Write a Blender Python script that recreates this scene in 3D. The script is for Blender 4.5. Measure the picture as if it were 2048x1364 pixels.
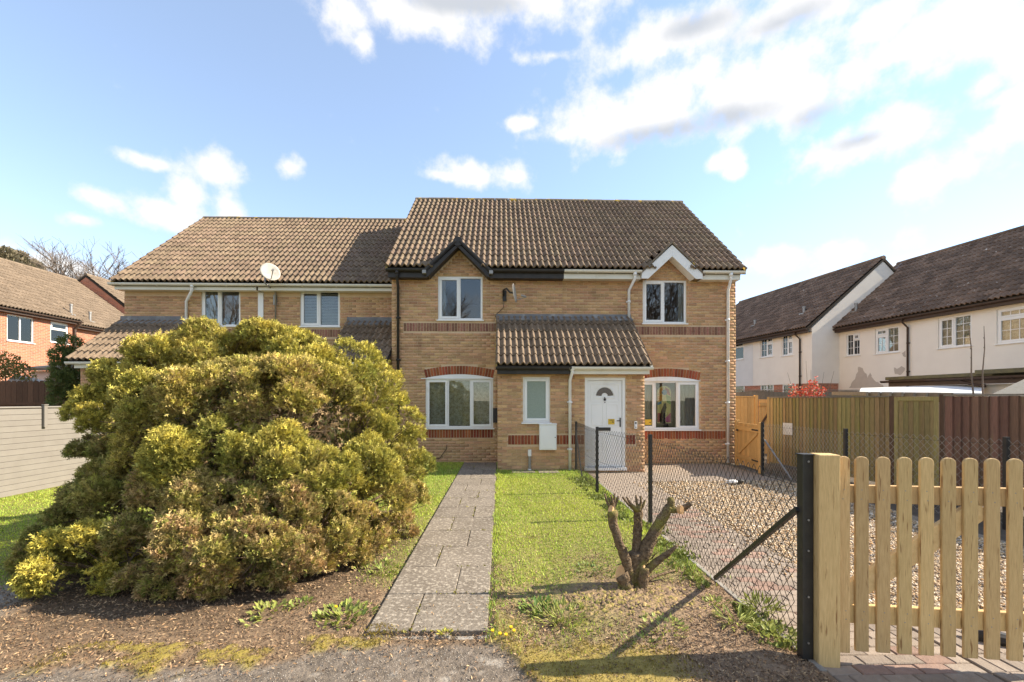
import bpy, bmesh, math, random
import numpy as np
from mathutils import Vector, Matrix
R = math.radians
random.seed(7); rng = np.random.default_rng(7)
scene = bpy.context.scene
for o in list(bpy.data.objects): bpy.data.objects.remove(o)
col = scene.collection

# ------------------------------------------------------------------ camera, sky, sun, exposure
F, CX, HY, CAMH = 880.0, 1024.0, 800.0, 1.70
YAW = math.atan(23 / 880)
cam_d = bpy.data.cameras.new('camera'); cam = bpy.data.objects.new('camera', cam_d); col.objects.link(cam)
cam.location = (0, 0, CAMH); cam.rotation_euler = (R(90), 0, -YAW)
cam_d.sensor_width = 36; cam_d.lens = F / 2048 * 36; cam_d.shift_y = (HY - 682) / 2048
cam_d.clip_start = 0.05; cam_d.clip_end = 3000
scene.camera = cam
SUN_EL, SUN_BEHIND = 35.0, 5.0          # sun to the right (+X), a few degrees behind the facade plane
SUN_STRENGTH, SKY_STRENGTH, EXPOSURE = 4.8, 0.145, 1.25
sd = Vector((math.cos(R(SUN_EL)) * math.cos(R(SUN_BEHIND)), math.cos(R(SUN_EL)) * math.sin(R(SUN_BEHIND)), math.sin(R(SUN_EL))))
sl = bpy.data.lights.new('sun', 'SUN'); sl.energy = SUN_STRENGTH; sl.angle = R(0.53); sl.color = (1.0, 0.89, 0.72)
so = bpy.data.objects.new('sun', sl); col.objects.link(so); so.location = (40, 3, 30)
so.rotation_euler = sd.to_track_quat('Z', 'Y').to_euler()
scene.view_settings.view_transform = 'Standard'; scene.view_settings.look = 'None'
scene.view_settings.exposure = EXPOSURE; scene.view_settings.gamma = 1.0; scene.view_settings.use_curve_mapping = False
scene.cycles.max_bounces = 8; scene.cycles.transparent_max_bounces = 16
try: scene.cycles.use_denoising = True
except Exception: pass

def at(px, py, Y):                       # where the photograph's point lies on the upright plane at depth Y
    X = Y * math.tan(math.atan((px - CX) / F) + YAW)
    D = Y * math.cos(YAW) + X * math.sin(YAW)
    return Vector((X, Y, CAMH + (HY - py) / F * D))
def gp(px, py, z=0.0):                   # where it lies on the ground
    D = (CAMH - z) * F / (py - HY); Xc = (px - CX) / F * D
    return Vector((Xc * math.cos(YAW) + D * math.sin(YAW), D * math.cos(YAW) - Xc * math.sin(YAW), z))
def on_plane(px, py, P0, ang):           # on an upright wall through P0 running at angle ang: distance along it, height
    th = math.atan((px - CX) / F) + YAW
    rx, ry = math.sin(th), math.cos(th); dx, dy = math.cos(ang), math.sin(ang)
    det = rx * -dy - ry * -dx
    t = (P0[0] * -dy - P0[1] * -dx) / det; s = (rx * P0[1] - ry * P0[0]) / det
    D = (t * ry) * math.cos(YAW) + (t * rx) * math.sin(YAW)
    return s, CAMH + (HY - py) / F * D

def build_world():
    w = bpy.data.worlds.new('World'); scene.world = w; w.use_nodes = True
    nt = w.node_tree; nt.nodes.clear(); L = nt.links.new
    def N(t, **k):
        n = nt.nodes.new(t)
        for a, b in k.items(): setattr(n, a, b)
        return n
    def M(op, a, b=None, c=None, clamp=False):
        n = N('ShaderNodeMath', operation=op, use_clamp=clamp)
        for i, v in enumerate((a, b, c)):
            if v is None: continue
            if isinstance(v, (int, float)): n.inputs[i].default_value = v
            else: L(v, n.inputs[i])
        return n.outputs[0]
    tc = N('ShaderNodeTexCoord'); d = tc.outputs['Generated']
    sky = N('ShaderNodeTexSky', sky_type='NISHITA', sun_disc=False)
    sky.sun_elevation = R(SUN_EL); sky.sun_rotation = R(90 - SUN_BEHIND)
    sky.air_density = 1.0; sky.dust_density = 0.0; sky.ozone_density = 1.5; sky.altitude = 0
    def field(blobs):
        cur = None
        for px, py, rx, ry in blobs:
            c = (at(px, py, 100.0) - Vector((0, 0, CAMH)))
            k = 100.0 / F / c.length * 1.0
            c.normalize()
            up = Vector((0, 0, 1)); right = c.cross(up).normalized(); up2 = right.cross(c)
            m = Matrix((right, c, up2)).transposed()
            mp = N('ShaderNodeMapping', vector_type='TEXTURE')
            mp.inputs['Location'].default_value = c; mp.inputs['Rotation'].default_value = m.to_euler()
            mp.inputs['Scale'].default_value = (rx * k, 0.35, ry * k)
            L(d, mp.inputs['Vector'])
            ln = N('ShaderNodeVectorMath', operation='LENGTH'); L(mp.outputs[0], ln.inputs[0])
            cur = ln.outputs['Value'] if cur is None else M('SMOOTH_MIN', cur, ln.outputs['Value'], 0.25)
        return M('SUBTRACT', 1.0, cur)
    C = [(1250,235,150,58),(1180,255,110,42),(1130,270,70,22),(1350,205,110,62),(1450,185,120,75),(1540,165,110,80),(1620,190,110,66),(1690,160,50,40),
         (1300,95,140,45),(1400,60,130,42),(1560,35,150,42),(1105,112,60,13),(1045,248,40,13),
         (700,25,75,42),(732,82,24,36),(800,20,110,44),(900,5,160,58),(1030,-10,190,58),
         (1720,290,115,46),(1650,310,70,28),(1845,365,58,42),(1910,335,75,46),(1985,280,55,52),(2030,240,45,60),(1975,170,26,26),(2010,195,40,18),
         (1890,45,130,56),(1980,25,120,72),(1780,40,70,34),(2045,100,50,70),(1800,105,60,20),
         (385,390,40,62),(432,345,48,36),(320,430,46,30),(450,405,32,58),(205,400,50,24),(165,440,28,14),(300,325,40,13),(580,338,24,24),
         (950,345,90,26),(885,352,46,13),(1030,352,26,12),(1455,320,40,18),(1470,335,22,20), (60,525,130,26),(1900,520,200,20),(1560,520,150,25)]
    G = [(1330,265,170,26),(1470,232,150,36),(1640,230,90,42),(1720,280,110,30),(1560,45,150,36),(930,0,150,26),(1380,55,120,30)]
    f = field(C); g = field(G)
    nz = N('ShaderNodeTexNoise'); nz.inputs['Scale'].default_value = 15.0; nz.inputs['Detail'].default_value = 10; nz.inputs['Roughness'].default_value = 0.60; nz.inputs['Distortion'].default_value = 0.0
    L(d, nz.inputs['Vector'])
    nb = N('ShaderNodeTexNoise'); nb.inputs['Scale'].default_value = 2.3; nb.inputs['Detail'].default_value = 8; nb.inputs['Roughness'].default_value = 0.6
    L(d, nb.inputs['Vector'])
    # away from the view: fair-weather cloud of the same kind
    sx = N('ShaderNodeSeparateXYZ'); L(d, sx.inputs[0])
    away = M('SMOOTH_MIN', M('MULTIPLY', M('SUBTRACT', 0.44, sx.outputs['Y']), 4.0, clamp=True), 1.0, 0.05)
    gen = M('SUBTRACT', M('MULTIPLY', M('SUBTRACT', nb.outputs['Fac'], 0.53), 7.0), M('MULTIPLY', M('SUBTRACT', 1.0, away), 3.0))
    fb = M('MAXIMUM', f, gen)
    dens0 = M('ADD', M('MAXIMUM', fb, -0.9), M('MULTIPLY', M('SUBTRACT', nz.outputs['Fac'], 0.5), 3.3))
    ss = N('ShaderNodeMapRange', interpolation_type='SMOOTHSTEP'); L(dens0, ss.inputs['Value'])
    ss.inputs['From Min'].default_value = -0.42; ss.inputs['From Max'].default_value = 0.78
    up = N('ShaderNodeMapRange', interpolation_type='SMOOTHSTEP'); L(sx.outputs['Z'], up.inputs['Value'])
    up.inputs['From Min'].default_value = -0.02; up.inputs['From Max'].default_value = 0.06
    dens = M('MULTIPLY', M('MULTIPLY', ss.outputs[0], 0.97), up.outputs[0])
    gs = N('ShaderNodeMapRange', interpolation_type='SMOOTHSTEP')
    L(M('ADD', M('MAXIMUM', g, -0.25), M('MULTIPLY', M('SUBTRACT', nb.outputs['Fac'], 0.5), 3.2)), gs.inputs['Value'])
    gs.inputs['From Min'].default_value = -0.1; gs.inputs['From Max'].default_value = 0.9
    cc = N('ShaderNodeMixRGB'); L(gs.outputs[0], cc.inputs['Fac'])
    cc.inputs['Color1'].default_value = (CLOUD * 1.0, CLOUD * 0.985, CLOUD * 0.97, 1); cc.inputs['Color2'].default_value = (CLOUD * 0.60, CLOUD * 0.63, CLOUD * 0.68, 1)
    # thin high veil: whitens the blue a little, more towards the horizon
    vl = N('ShaderNodeMapRange', interpolation_type='SMOOTHSTEP'); L(sx.outputs['Z'], vl.inputs['Value'])
    vl.inputs['From Min'].default_value = 0.0; vl.inputs['From Max'].default_value = 0.42
    vl.inputs['To Min'].default_value = VEIL0; vl.inputs['To Max'].default_value = VEIL1
    ve = N('ShaderNodeMixRGB'); L(vl.outputs[0], ve.inputs['Fac']); L(sky.outputs[0], ve.inputs['Color1'])
    ve.inputs['Color2'].default_value = (CLOUD * 0.76, CLOUD * 0.79, CLOUD * 0.82, 1)
    mx = N('ShaderNodeMixRGB'); L(dens, mx.inputs['Fac']); L(ve.outputs[0], mx.inputs['Color1']); L(cc.outputs[0], mx.inputs['Color2'])
    bg = N('ShaderNodeBackground'); bg.inputs['Strength'].default_value = SKY_STRENGTH; L(mx.outputs[0], bg.inputs['Color'])
    out = N('ShaderNodeOutputWorld'); L(bg.outputs[0], out.inputs['Surface'])
CLOUD, VEIL0, VEIL1 = 3.3, 0.50, 0.20
build_world()

# ------------------------------------------------------------------ helpers
class MB:                                 # collects faces, then links them as ONE mesh object
    def __init__(s): s.v = []; s.f = []; s.smooth = False
    def add(s, vs, fs):
        b = len(s.v); s.v += [tuple(p) for p in vs]; s.f += [tuple(i + b for i in f) for f in fs]
        return s
    def box(s, x0, x1, y0, y1, z0, z1):
        return s.add([(x0,y0,z0),(x1,y0,z0),(x1,y1,z0),(x0,y1,z0),(x0,y0,z1),(x1,y0,z1),(x1,y1,z1),(x0,y1,z1)],
                     [(0,3,2,1),(4,5,6,7),(0,1,5,4),(1,2,6,5),(2,3,7,6),(3,0,4,7)])
    def prism(s, poly, y0, y1):           # polygon in x,z (anticlockwise seen from -y) swept along y
        n = len(poly)
        return s.add([(x, y0, z) for x, z in poly] + [(x, y1, z) for x, z in poly],
                     [tuple(range(n)), tuple(reversed(range(n, 2 * n)))] + [(i, i + n, (i + 1) % n + n, (i + 1) % n) for i in range(n)])
    def xprism(s, poly, x0, x1):          # polygon in y,z swept along x
        n = len(poly)
        return s.add([(x0, y, z) for y, z in poly] + [(x1, y, z) for y, z in poly],
                     [tuple(reversed(range(n))), tuple(range(n, 2 * n))] + [(i, (i + 1) % n, (i + 1) % n + n, i + n) for i in range(n)])
    def beam(s, p, q, w, h, up=(0, 0, 1)):
        p, q = Vector(p), Vector(q); d = (q - p).normalized(); up = Vector(up)
        if abs(d.dot(up)) > .99: up = Vector((0, 1, 0))
        a = d.cross(up).normalized() * w / 2; b = a.cross(d).normalized() * h / 2
        vs = [p - a - b, p + a - b, p + a + b, p - a + b, q - a - b, q + a - b, q + a + b, q - a + b]
        return s.add(vs, [(0,1,2,3),(7,6,5,4),(0,4,5,1),(1,5,6,2),(2,6,7,3),(3,7,4,0)])
    def tube(s, pts, rad, n=8, cap=True, jit=0.0):
        pts = [Vector(p) for p in pts]; m = len(pts)
        rr = [rad] * m if isinstance(rad, (int, float)) else rad
        vs = []; ref = None
        for i, p in enumerate(pts):
            d = (pts[min(i + 1, m - 1)] - pts[max(i - 1, 0)]).normalized()
            if ref is None: ref = Vector((0, 0, 1)) if abs(d.z) < .9 else Vector((1, 0, 0))
            a = d.cross(ref).normalized(); b = a.cross(d).normalized(); ref = b
            for k in range(n):
                t = 2 * math.pi * k / n; r = rr[i] * (1 + random.uniform(-jit, jit))
                vs.append(p + a * math.cos(t) * r + b * math.sin(t) * r)
        fs = [(i * n + k, i * n + (k + 1) % n, (i + 1) * n + (k + 1) % n, (i + 1) * n + k) for i in range(m - 1) for k in range(n)]
        if cap: fs += [tuple(reversed(range(n))), tuple(range((m - 1) * n, m * n))]
        return s.add(vs, fs)
    def disc(s, c, nrm, r, n=14, squash=1.0, thick=0.01):
        c, nrm = Vector(c), Vector(nrm).normalized()
        return s.tube([c - nrm * thick / 2, c + nrm * thick / 2], r, n)
    def ico(s, c, r, sub=1, sc=(1, 1, 1), jit=0.0):
        bm = bmesh.new(); bmesh.ops.create_icosphere(bm, subdivisions=sub, radius=1)
        vs = [(c[0] + v.co.x * r * sc[0] * (1 + random.uniform(-jit, jit)), c[1] + v.co.y * r * sc[1] * (1 + random.uniform(-jit, jit)), c[2] + v.co.z * r * sc[2] * (1 + random.uniform(-jit, jit))) for v in bm.verts]
        fs = [[v.index for v in f.verts] for f in bm.faces]; bm.free()
        return s.add(vs, fs)
    def build(s, name, m, parent=None, smooth=None, bevel=0.0):
        me = bpy.data.meshes.new(name)
        o3 = origin(parent); me.from_pydata([(x - o3[0], y - o3[1], z - o3[2]) for x, y, z in s.v], [], s.f)
        return finish(name, me, m, parent, s.smooth if smooth is None else smooth, bevel)
WORLDROOT = {}
def origin(p):
    while p is not None and p.parent is not None: p = p.parent
    return WORLDROOT.get(p.name, (0, 0, 0)) if p is not None else (0, 0, 0)
def finish(name, me, m, parent=None, smooth=False, bevel=0.0):
    if m is not None: me.materials.append(m)
    if smooth: me.shade_smooth()
    o = bpy.data.objects.new(name, me); col.objects.link(o)
    if parent is not None: o.parent = parent
    if bevel:
        bv = o.modifiers.new('bevel', 'BEVEL'); bv.width = bevel; bv.segments = 2; bv.limit_method = 'ANGLE'
    return o
def nmesh(name, verts, tris, m, parent=None, colr=None, rnd=None, smooth=False, kind=None):
    """one mesh from numpy arrays; colr is a per-vertex colour, rnd a per-vertex random number"""
    me = bpy.data.meshes.new(name)
    verts = np.asarray(verts, dtype=np.float32) - np.asarray(origin(parent), dtype=np.float32)
    tris = np.asarray(tris, dtype=np.int32); k = tris.shape[1]; n = len(tris)
    me.vertices.add(len(verts)); me.vertices.foreach_set('co', verts.ravel())
    me.loops.add(n * k); me.loops.foreach_set('vertex_index', tris.ravel())
    me.polygons.add(n); me.polygons.foreach_set('loop_start', np.arange(0, n * k, k, dtype=np.int32))
    if smooth: me.polygons.foreach_set('use_smooth', np.ones(n, dtype=bool))
    if colr is not None:
        a = me.attributes.new('col', 'FLOAT_COLOR', 'POINT'); c4 = np.ones((len(verts), 4), np.float32); c4[:, :3] = colr; a.data.foreach_set('color', c4.ravel())
    if rnd is not None:
        a = me.attributes.new('rnd', 'FLOAT', 'POINT'); a.data.foreach_set('value', np.asarray(rnd, np.float32))
    me.update(calc_edges=True); me.validate()
    o = finish(name, me, m, parent)
    if kind: o['kind'] = kind
    return o
def tag(o, label=None, cat=None, group=None, kind=None):
    if label: o['label'] = label
    if cat: o['category'] = cat
    if group: o['group'] = group
    if kind: o['kind'] = kind
    return o
def thing(name, loc, label, cat, rz=0.0, group=None, local=False):
    o = bpy.data.objects.new(name, None); col.objects.link(o); o.empty_display_size = .2
    o.location = loc; o.rotation_euler = (0, 0, rz)
    if not local: WORLDROOT[o.name] = tuple(loc)      # children are given in world coordinates
    return tag(o, label, cat, group)
def inst(name, me, parent, mat4):
    o = bpy.data.objects.new(name, me); col.objects.link(o); o.parent = parent
    o3 = origin(parent); o.matrix_local = Matrix.Translation((-o3[0], -o3[1], -o3[2])) @ mat4
    return o
def vnoise(x, y, seed=0):
    x = np.asarray(x, float); y = np.asarray(y, float)
    xi = np.floor(x).astype(np.int64); yi = np.floor(y).astype(np.int64); xf = x - xi; yf = y - yi
    def h(a, b):
        n = (a * 374761393 + b * 668265263 + seed * 1442695041) & 0xffffffff
        n = ((n ^ (n >> 13)) * 1274126177) & 0xffffffff
        return ((n ^ (n >> 16)) & 0xffff) / 65535.0
    u = xf * xf * (3 - 2 * xf); v = yf * yf * (3 - 2 * yf)
    return (h(xi, yi) * (1 - u) + h(xi + 1, yi) * u) * (1 - v) + (h(xi, yi + 1) * (1 - u) + h(xi + 1, yi + 1) * u) * v
def fbm(x, y, seed=0, o=4):
    t = 0; a = .5; s = 0
    for k in range(o):
        t = t + a * vnoise(np.asarray(x) * 2 ** k, np.asarray(y) * 2 ** k, seed + k); s += a; a *= .5
    return t / s
def sst(a, b, x):
    t = np.clip((np.asarray(x, float) - a) / (b - a), 0, 1); return t * t * (3 - 2 * t)

# ------------------------------------------------------------------ materials
def mat(name, c1, c2=None, scale=8.0, rough=.8, bump=0.0, bscale=60.0, vary=0.0, hue=0.0, c3=None, c3scale=30.0, c3lo=.62, c3hi=.72, stretch=None, attr=False, spec=.3, metal=0.0, transl=0.0, detail=5, bdist=.01):
    m = bpy.data.materials.new(name); m.use_nodes = True; nt = m.node_tree; L = nt.links.new
    p = nt.nodes['Principled BSDF']
    def N(t, **k):
        n = nt.nodes.new(t)
        for a, b in k.items(): setattr(n, a, b)
        return n
    p.inputs['Roughness'].default_value = rough; p.inputs['Metallic'].default_value = metal
    p.inputs['Specular IOR Level'].default_value = spec
    geo = N('ShaderNodeNewGeometry'); pos = geo.outputs['Position']
    oi = N('ShaderNodeObjectInfo'); at_ = N('ShaderNodeAttribute', attribute_name='rnd')
    ad = N('ShaderNodeMath', operation='ADD'); L(oi.outputs['Random'], ad.inputs[0]); L(at_.outputs['Fac'], ad.inputs[1])
    fr = N('ShaderNodeMath', operation='FRACT'); L(ad.outputs[0], fr.inputs[0]); rnd = fr.outputs[0]
    if stretch:
        mp = N('ShaderNodeMapping'); mp.inputs['Scale'].default_value = stretch; L(pos, mp.inputs['Vector'])
        of = N('ShaderNodeMath', operation='MULTIPLY'); L(rnd, of.inputs[0]); of.inputs[1].default_value = 37.0
        vm = N('ShaderNodeVectorMath', operation='ADD'); L(mp.outputs[0], vm.inputs[0]); L(of.outputs[0], vm.inputs[1]); pos = vm.outputs[0]
    if attr:
        a = N('ShaderNodeAttribute', attribute_name='col'); base = a.outputs['Color']
    else:
        n1 = N('ShaderNodeTexNoise'); n1.inputs['Scale'].default_value = scale; n1.inputs['Detail'].default_value = detail; L(pos, n1.inputs['Vector'])
        mr = N('ShaderNodeMapRange'); L(n1.outputs['Fac'], mr.inputs['Value']); mr.inputs['From Min'].default_value = .3; mr.inputs['From Max'].default_value = .7
        mx = N('ShaderNodeMixRGB'); L(mr.outputs[0], mx.inputs['Fac']); mx.inputs['Color1'].default_value = (*c1, 1); mx.inputs['Color2'].default_value = (*(c2 or c1), 1); base = mx.outputs[0]
    if c3:
        n2 = N('ShaderNodeTexNoise'); n2.inputs['Scale'].default_value = c3scale; n2.inputs['Detail'].default_value = 4; L(pos, n2.inputs['Vector'])
        m2 = N('ShaderNodeMapRange'); L(n2.outputs['Fac'], m2.inputs['Value']); m2.inputs['From Min'].default_value = c3lo; m2.inputs['From Max'].default_value = c3hi
        x2 = N('ShaderNodeMixRGB'); L(m2.outputs[0], x2.inputs['Fac']); L(base, x2.inputs['Color1']); x2.inputs['Color2'].default_value = (*c3, 1); base = x2.outputs[0]
    if vary or hue:
        hs = N('ShaderNodeHueSaturation'); L(base, hs.inputs['Color'])
        v = N('ShaderNodeMapRange'); L(rnd, v.inputs['Value']); v.inputs['To Min'].default_value = 1 - vary; v.inputs['To Max'].default_value = 1 + vary; L(v.outputs[0], hs.inputs['Value'])
        if hue:
            q = N('ShaderNodeMath', operation='MULTIPLY'); L(rnd, q.inputs[0]); q.inputs[1].default_value = 7.31
            q2 = N('ShaderNodeMath', operation='FRACT'); L(q.outputs[0], q2.inputs[0])
            h = N('ShaderNodeMapRange'); L(q2.outputs[0], h.inputs['Value']); h.inputs['To Min'].default_value = .5 - hue; h.inputs['To Max'].default_value = .5 + hue; L(h.outputs[0], hs.inputs['Hue'])
        base = hs.outputs[0]
    L(base, p.inputs['Base Color'])
    if bump:
        nb = N('ShaderNodeTexNoise'); nb.inputs['Scale'].default_value = bscale; nb.inputs['Detail'].default_value = 6; L(pos, nb.inputs['Vector'])
        b = N('ShaderNodeBump'); b.inputs['Strength'].default_value = bump; b.inputs['Distance'].default_value = bdist; L(nb.outputs['Fac'], b.inputs['Height']); L(b.outputs[0], p.inputs['Normal'])
    if transl:
        out = nt.nodes['Material Output']; tr = N('ShaderNodeBsdfTranslucent'); L(base, tr.inputs['Color'])
        ms = N('ShaderNodeMixShader'); ms.inputs[0].default_value = transl; L(p.outputs[0], ms.inputs[1]); L(tr.outputs[0], ms.inputs[2]); L(ms.outputs[0], out.inputs['Surface'])
    return m
def glass_mat(name, tint=(.75, .8, .78), refl=1.0, rough=0.0):
    m = bpy.data.materials.new(name); m.use_nodes = True; nt = m.node_tree; nt.nodes.clear(); L = nt.links.new
    out = nt.nodes.new('ShaderNodeOutputMaterial'); t = nt.nodes.new('ShaderNodeBsdfTransparent'); t.inputs[0].default_value = (*tint, 1)
    g = nt.nodes.new('ShaderNodeBsdfGlossy'); g.inputs['Roughness'].default_value = rough
    fr = nt.nodes.new('ShaderNodeFresnel'); fr.inputs[0].default_value = 1.5
    mu = nt.nodes.new('ShaderNodeMath'); mu.operation = 'MULTIPLY'; mu.inputs[1].default_value = refl; mu.use_clamp = True; L(fr.outputs[0], mu.inputs[0])
    mx = nt.nodes.new('ShaderNodeMixShader'); L(mu.outputs[0], mx.inputs[0]); L(t.outputs[0], mx.inputs[1]); L(g.outputs[0], mx.inputs[2]); L(mx.outputs[0], out.inputs['Surface'])
    return m
M_ = {}
M_['brick'] = mat('buff_brick', (.545,.335,.185), (.45,.27,.14), 30, .9, .35, 160, vary=.21, hue=.012, c3=(.25,.15,.08), c3scale=1.7, c3lo=.6, c3hi=.85)
M_['mortar'] = mat('buff_mortar', (.62,.46,.30), (.54,.395,.25), 5, .95, .3, 120)
M_['redbrick'] = mat('red_brick', (.34,.105,.045), (.24,.065,.03), 30, .9, .35, 160, vary=.35, hue=.012)
M_['oldred'] = mat('weathered_red_brick', (.21,.09,.055), (.30,.17,.12), 22, .9, .35, 160, vary=.3, hue=.012)
M_['tile'] = mat('concrete_tile', (.235,.168,.112), (.13,.092,.06), 9, .9, .5, 70, vary=.14, hue=.008, c3=(.10,.08,.055), c3scale=34, c3lo=.60, c3hi=.72, bdist=.006)
M_['porchtile'] = mat('porch_concrete_tile', (.245,.178,.12), (.14,.10,.066), 9, .9, .5, 70, vary=.14, c3=(.09,.07,.05), c3scale=26, c3lo=.55, c3hi=.66, bdist=.006)
M_['darktile'] = mat('brown_concrete_tile', (.20,.13,.088), (.13,.085,.058), 7, .9, .5, 70, vary=.3, c3=(.55,.5,.43), c3scale=9, c3lo=.69, c3hi=.74)
M_['redtile'] = mat('tan_concrete_tile', (.22,.165,.115), (.155,.115,.08), 7, .9, .4, 70, vary=.14)
M_['deck'] = mat('roof_deck', (.05,.04,.03), rough=.95)
M_['lichen'] = mat('lichened_mortar', (.22,.17,.10), (.38,.26,.06), 9, .95, .6, 60, c3=(.52,.33,.03), c3scale=5, c3lo=.55, c3hi=.62)
M_['ridge'] = mat('ridge_tile', (.20,.16,.115), (.13,.105,.08), 9, .9, .5, 60, vary=.15, c3=(.45,.30,.05), c3scale=6, c3lo=.58, c3hi=.66)
M_['white'] = mat('white_upvc', (.80,.79,.77), (.76,.75,.73), 3, .35, spec=.5, c3=(.62,.58,.50), c3scale=2.2, c3lo=.60, c3hi=.85)
M_['cream'] = mat('cream_upvc', (.74,.71,.62), (.66,.63,.54), 2.5, .45, spec=.45, c3=(.5,.45,.33), c3scale=5, c3lo=.62, c3hi=.9)
M_['black'] = mat('black_plastic', (.028,.024,.022), (.045,.04,.036), 6, .45)
M_['blackpaint'] = mat('black_painted_steel', (.018,.017,.016), (.03,.028,.025), 14, .5, spec=.5, bump=.1)
M_['lead'] = mat('lead_flashing', (.20,.195,.195), (.13,.13,.135), 6, .6, .4, 12, c3=(.33,.32,.31), c3scale=4, c3lo=.55, c3hi=.75)
M_['glass'] = glass_mat('window_glass', (.90,.92,.91), 2.0)
M_['frost'] = mat('frosted_glass', (.20,.25,.21), (.29,.34,.29), 90, .3, .4, 120, spec=.5)
M_['inside'] = mat('interior_paint', (.30,.27,.22), rough=.9)
M_['net'] = mat('net_curtain', (.68,.65,.53), (.36,.34,.25), 14, .9, c3=(.78,.75,.63), c3scale=40, c3lo=.5, c3hi=.7, transl=.2)
M_['curtain'] = mat('pale_curtain', (.55,.52,.45), (.46,.43,.37), 6, .9, transl=.3)
M_['blind'] = mat('white_blind', (.62,.60,.54), rough=.6)
M_['render'] = mat('cream_render', (.83,.765,.675), (.78,.715,.63), 2, .9, .25, 90)
M_['render2'] = mat('white_render', (.72,.70,.67), (.67,.65,.62), 2, .9, .25, 90)
M_['patch'] = mat('bare_grey_render', (.52,.455,.39), (.47,.41,.35), 5, .95, .3, 60)
M_['brown'] = mat('dark_brown_upvc', (.055,.033,.024), (.075,.048,.035), 8, .5)
M_['newwood'] = mat('new_treated_timber', (.62,.43,.20), (.49,.325,.14), 9, .75, .35, 30, vary=.15, hue=.005, stretch=(16, 16, 1.3), c3=(.27,.145,.055), c3scale=4.2, c3lo=.62, c3hi=.70)
M_['brightenedwood'] = mat('new_timber_brightened', (.78,.56,.28), (.64,.44,.20), 9, .75, .35, 30, stretch=(3, 3, 3))  # same gate timber, colour lightened so the shaded brace looks lit
M_['tanwood'] = mat('orange_tan_timber', (.70,.42,.16), (.56,.32,.11), 9, .8, .25, 30, vary=.13, stretch=(14, 14, 1.0))
M_['greenwood'] = mat('algae_green_timber', (.36,.27,.115), (.23,.175,.075), 9, .85, .35, 30, vary=.2, hue=.02, stretch=(9, 9, .8), c3=(.30,.26,.06), c3scale=1.6, c3lo=.55, c3hi=.8)
M_['brownwood'] = mat('brown_stained_timber', (.26,.145,.095), (.175,.10,.068), 9, .85, .35, 30, vary=.22, hue=.01, stretch=(9, 9, .8), c3=(.24,.19,.09), c3scale=1.3, c3lo=.58, c3hi=.8)
M_['darkwood'] = mat('dark_brown_timber', (.13,.075,.045), (.085,.05,.032), 9, .85, .35, 30, vary=.18, stretch=(9, 9, .9))
M_['greywood'] = mat('weathered_grey_timber', (.25,.21,.16), (.17,.145,.11), 8, .9, .3, 30, vary=.15, stretch=(8, 8, 2))
M_['slat'] = mat('grey_composite_slat', (.225,.205,.18), (.20,.18,.158), 5, .7, .1, 30, vary=.04)
M_['galv'] = mat('galvanised_steel', (.34,.33,.31), (.26,.25,.24), 9, .45, metal=.5)
M_['wire'] = mat('plastic_coated_wire', (.014,.012,.010), (.024,.02,.017), 20, .45, spec=.35)
M_['glintwire'] = mat('sunlit_wire', (.36,.34,.30), (.26,.245,.22), 20, .3, spec=.8, metal=.4)  # paler copy of the black wire, sun glints put into its colour
M_['slab'] = mat('weathered_paving_slab', (.14,.115,.088), (.20,.168,.132), 3, .9, .7, 55, vary=.07, c3=(.42,.365,.29), c3scale=30, c3lo=.50, c3hi=.74)
M_['paver'] = mat('block_paver', (.29,.235,.185), (.235,.185,.145), 18, .9, .5, 90, vary=.2, hue=.0)
M_['redpaver'] = mat('red_block_paver', (.32,.21,.16), (.26,.17,.13), 18, .9, .5, 90, vary=.2)
M_['kerb'] = mat('concrete_edging', (.33,.30,.26), (.22,.20,.17), 11, .9, .6, 60)
M_['ground'] = mat('garden_ground', None, rough=.95, bump=.9, bscale=48, attr=True, bdist=.015)
M_['soil'] = mat('dark_soil', (.12,.095,.07), (.075,.06,.045), 6, .95, .8, 40)  # plain dark soil, also the bedding under slabs and pavers
M_['bed'] = mat('gravel_bed', (.30,.24,.17), (.2,.16,.12), 40, .95, .8, 80)
M_['stone'] = mat('gravel_stone', None, rough=.8, attr=True, bump=.2, bscale=200)
M_['blade'] = mat('grass_blade', None, rough=.6, attr=True, transl=.35)
M_['needle'] = mat('needle_litter', None, rough=.9, attr=True)
M_['spray'] = mat('conifer_spray', None, rough=.65, attr=True, transl=.18)
M_['leaf'] = mat('leaf', None, rough=.55, attr=True, transl=.25)
M_['bark'] = mat('bark', (.20,.14,.085), (.105,.072,.045), 26, .95, .9, 40, bdist=.02)
M_['mossbark'] = mat('moss_tinged_bark', (.23,.16,.095), (.08,.054,.033), 38, .95, .9, 55, c3=(.22,.19,.05), c3scale=7, c3lo=.52, c3hi=.68, bdist=.03)
M_['cut'] = mat('fresh_cut_wood', (.66,.42,.21), (.54,.31,.14), 22, .8, .2, 60)
M_['twig'] = mat('bare_twig', (.20,.155,.12), (.14,.11,.09), 5, .95)
M_['felt'] = mat('grey_roof_felt', (.36,.33,.27), (.30,.27,.22), 30, .95, .3, 120)
M_['shed'] = mat('green_shed_timber', (.24,.25,.14), (.18,.19,.10), 8, .85, stretch=(2, 2, 12))
M_['moss_roof'] = mat('mossy_flat_roof', (.16,.14,.07), (.10,.09,.06), 9, .95, .6, 40)
M_['poly'] = mat('white_roof_sheet', (.70,.69,.67), (.60,.59,.57), 6, .5, c3=(.40,.38,.34), c3scale=4, c3lo=.56, c3hi=.75)
M_['yellow'] = mat('yellow_sticker', (.66,.44,.05), (.60,.39,.04), 40, .5)
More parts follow.
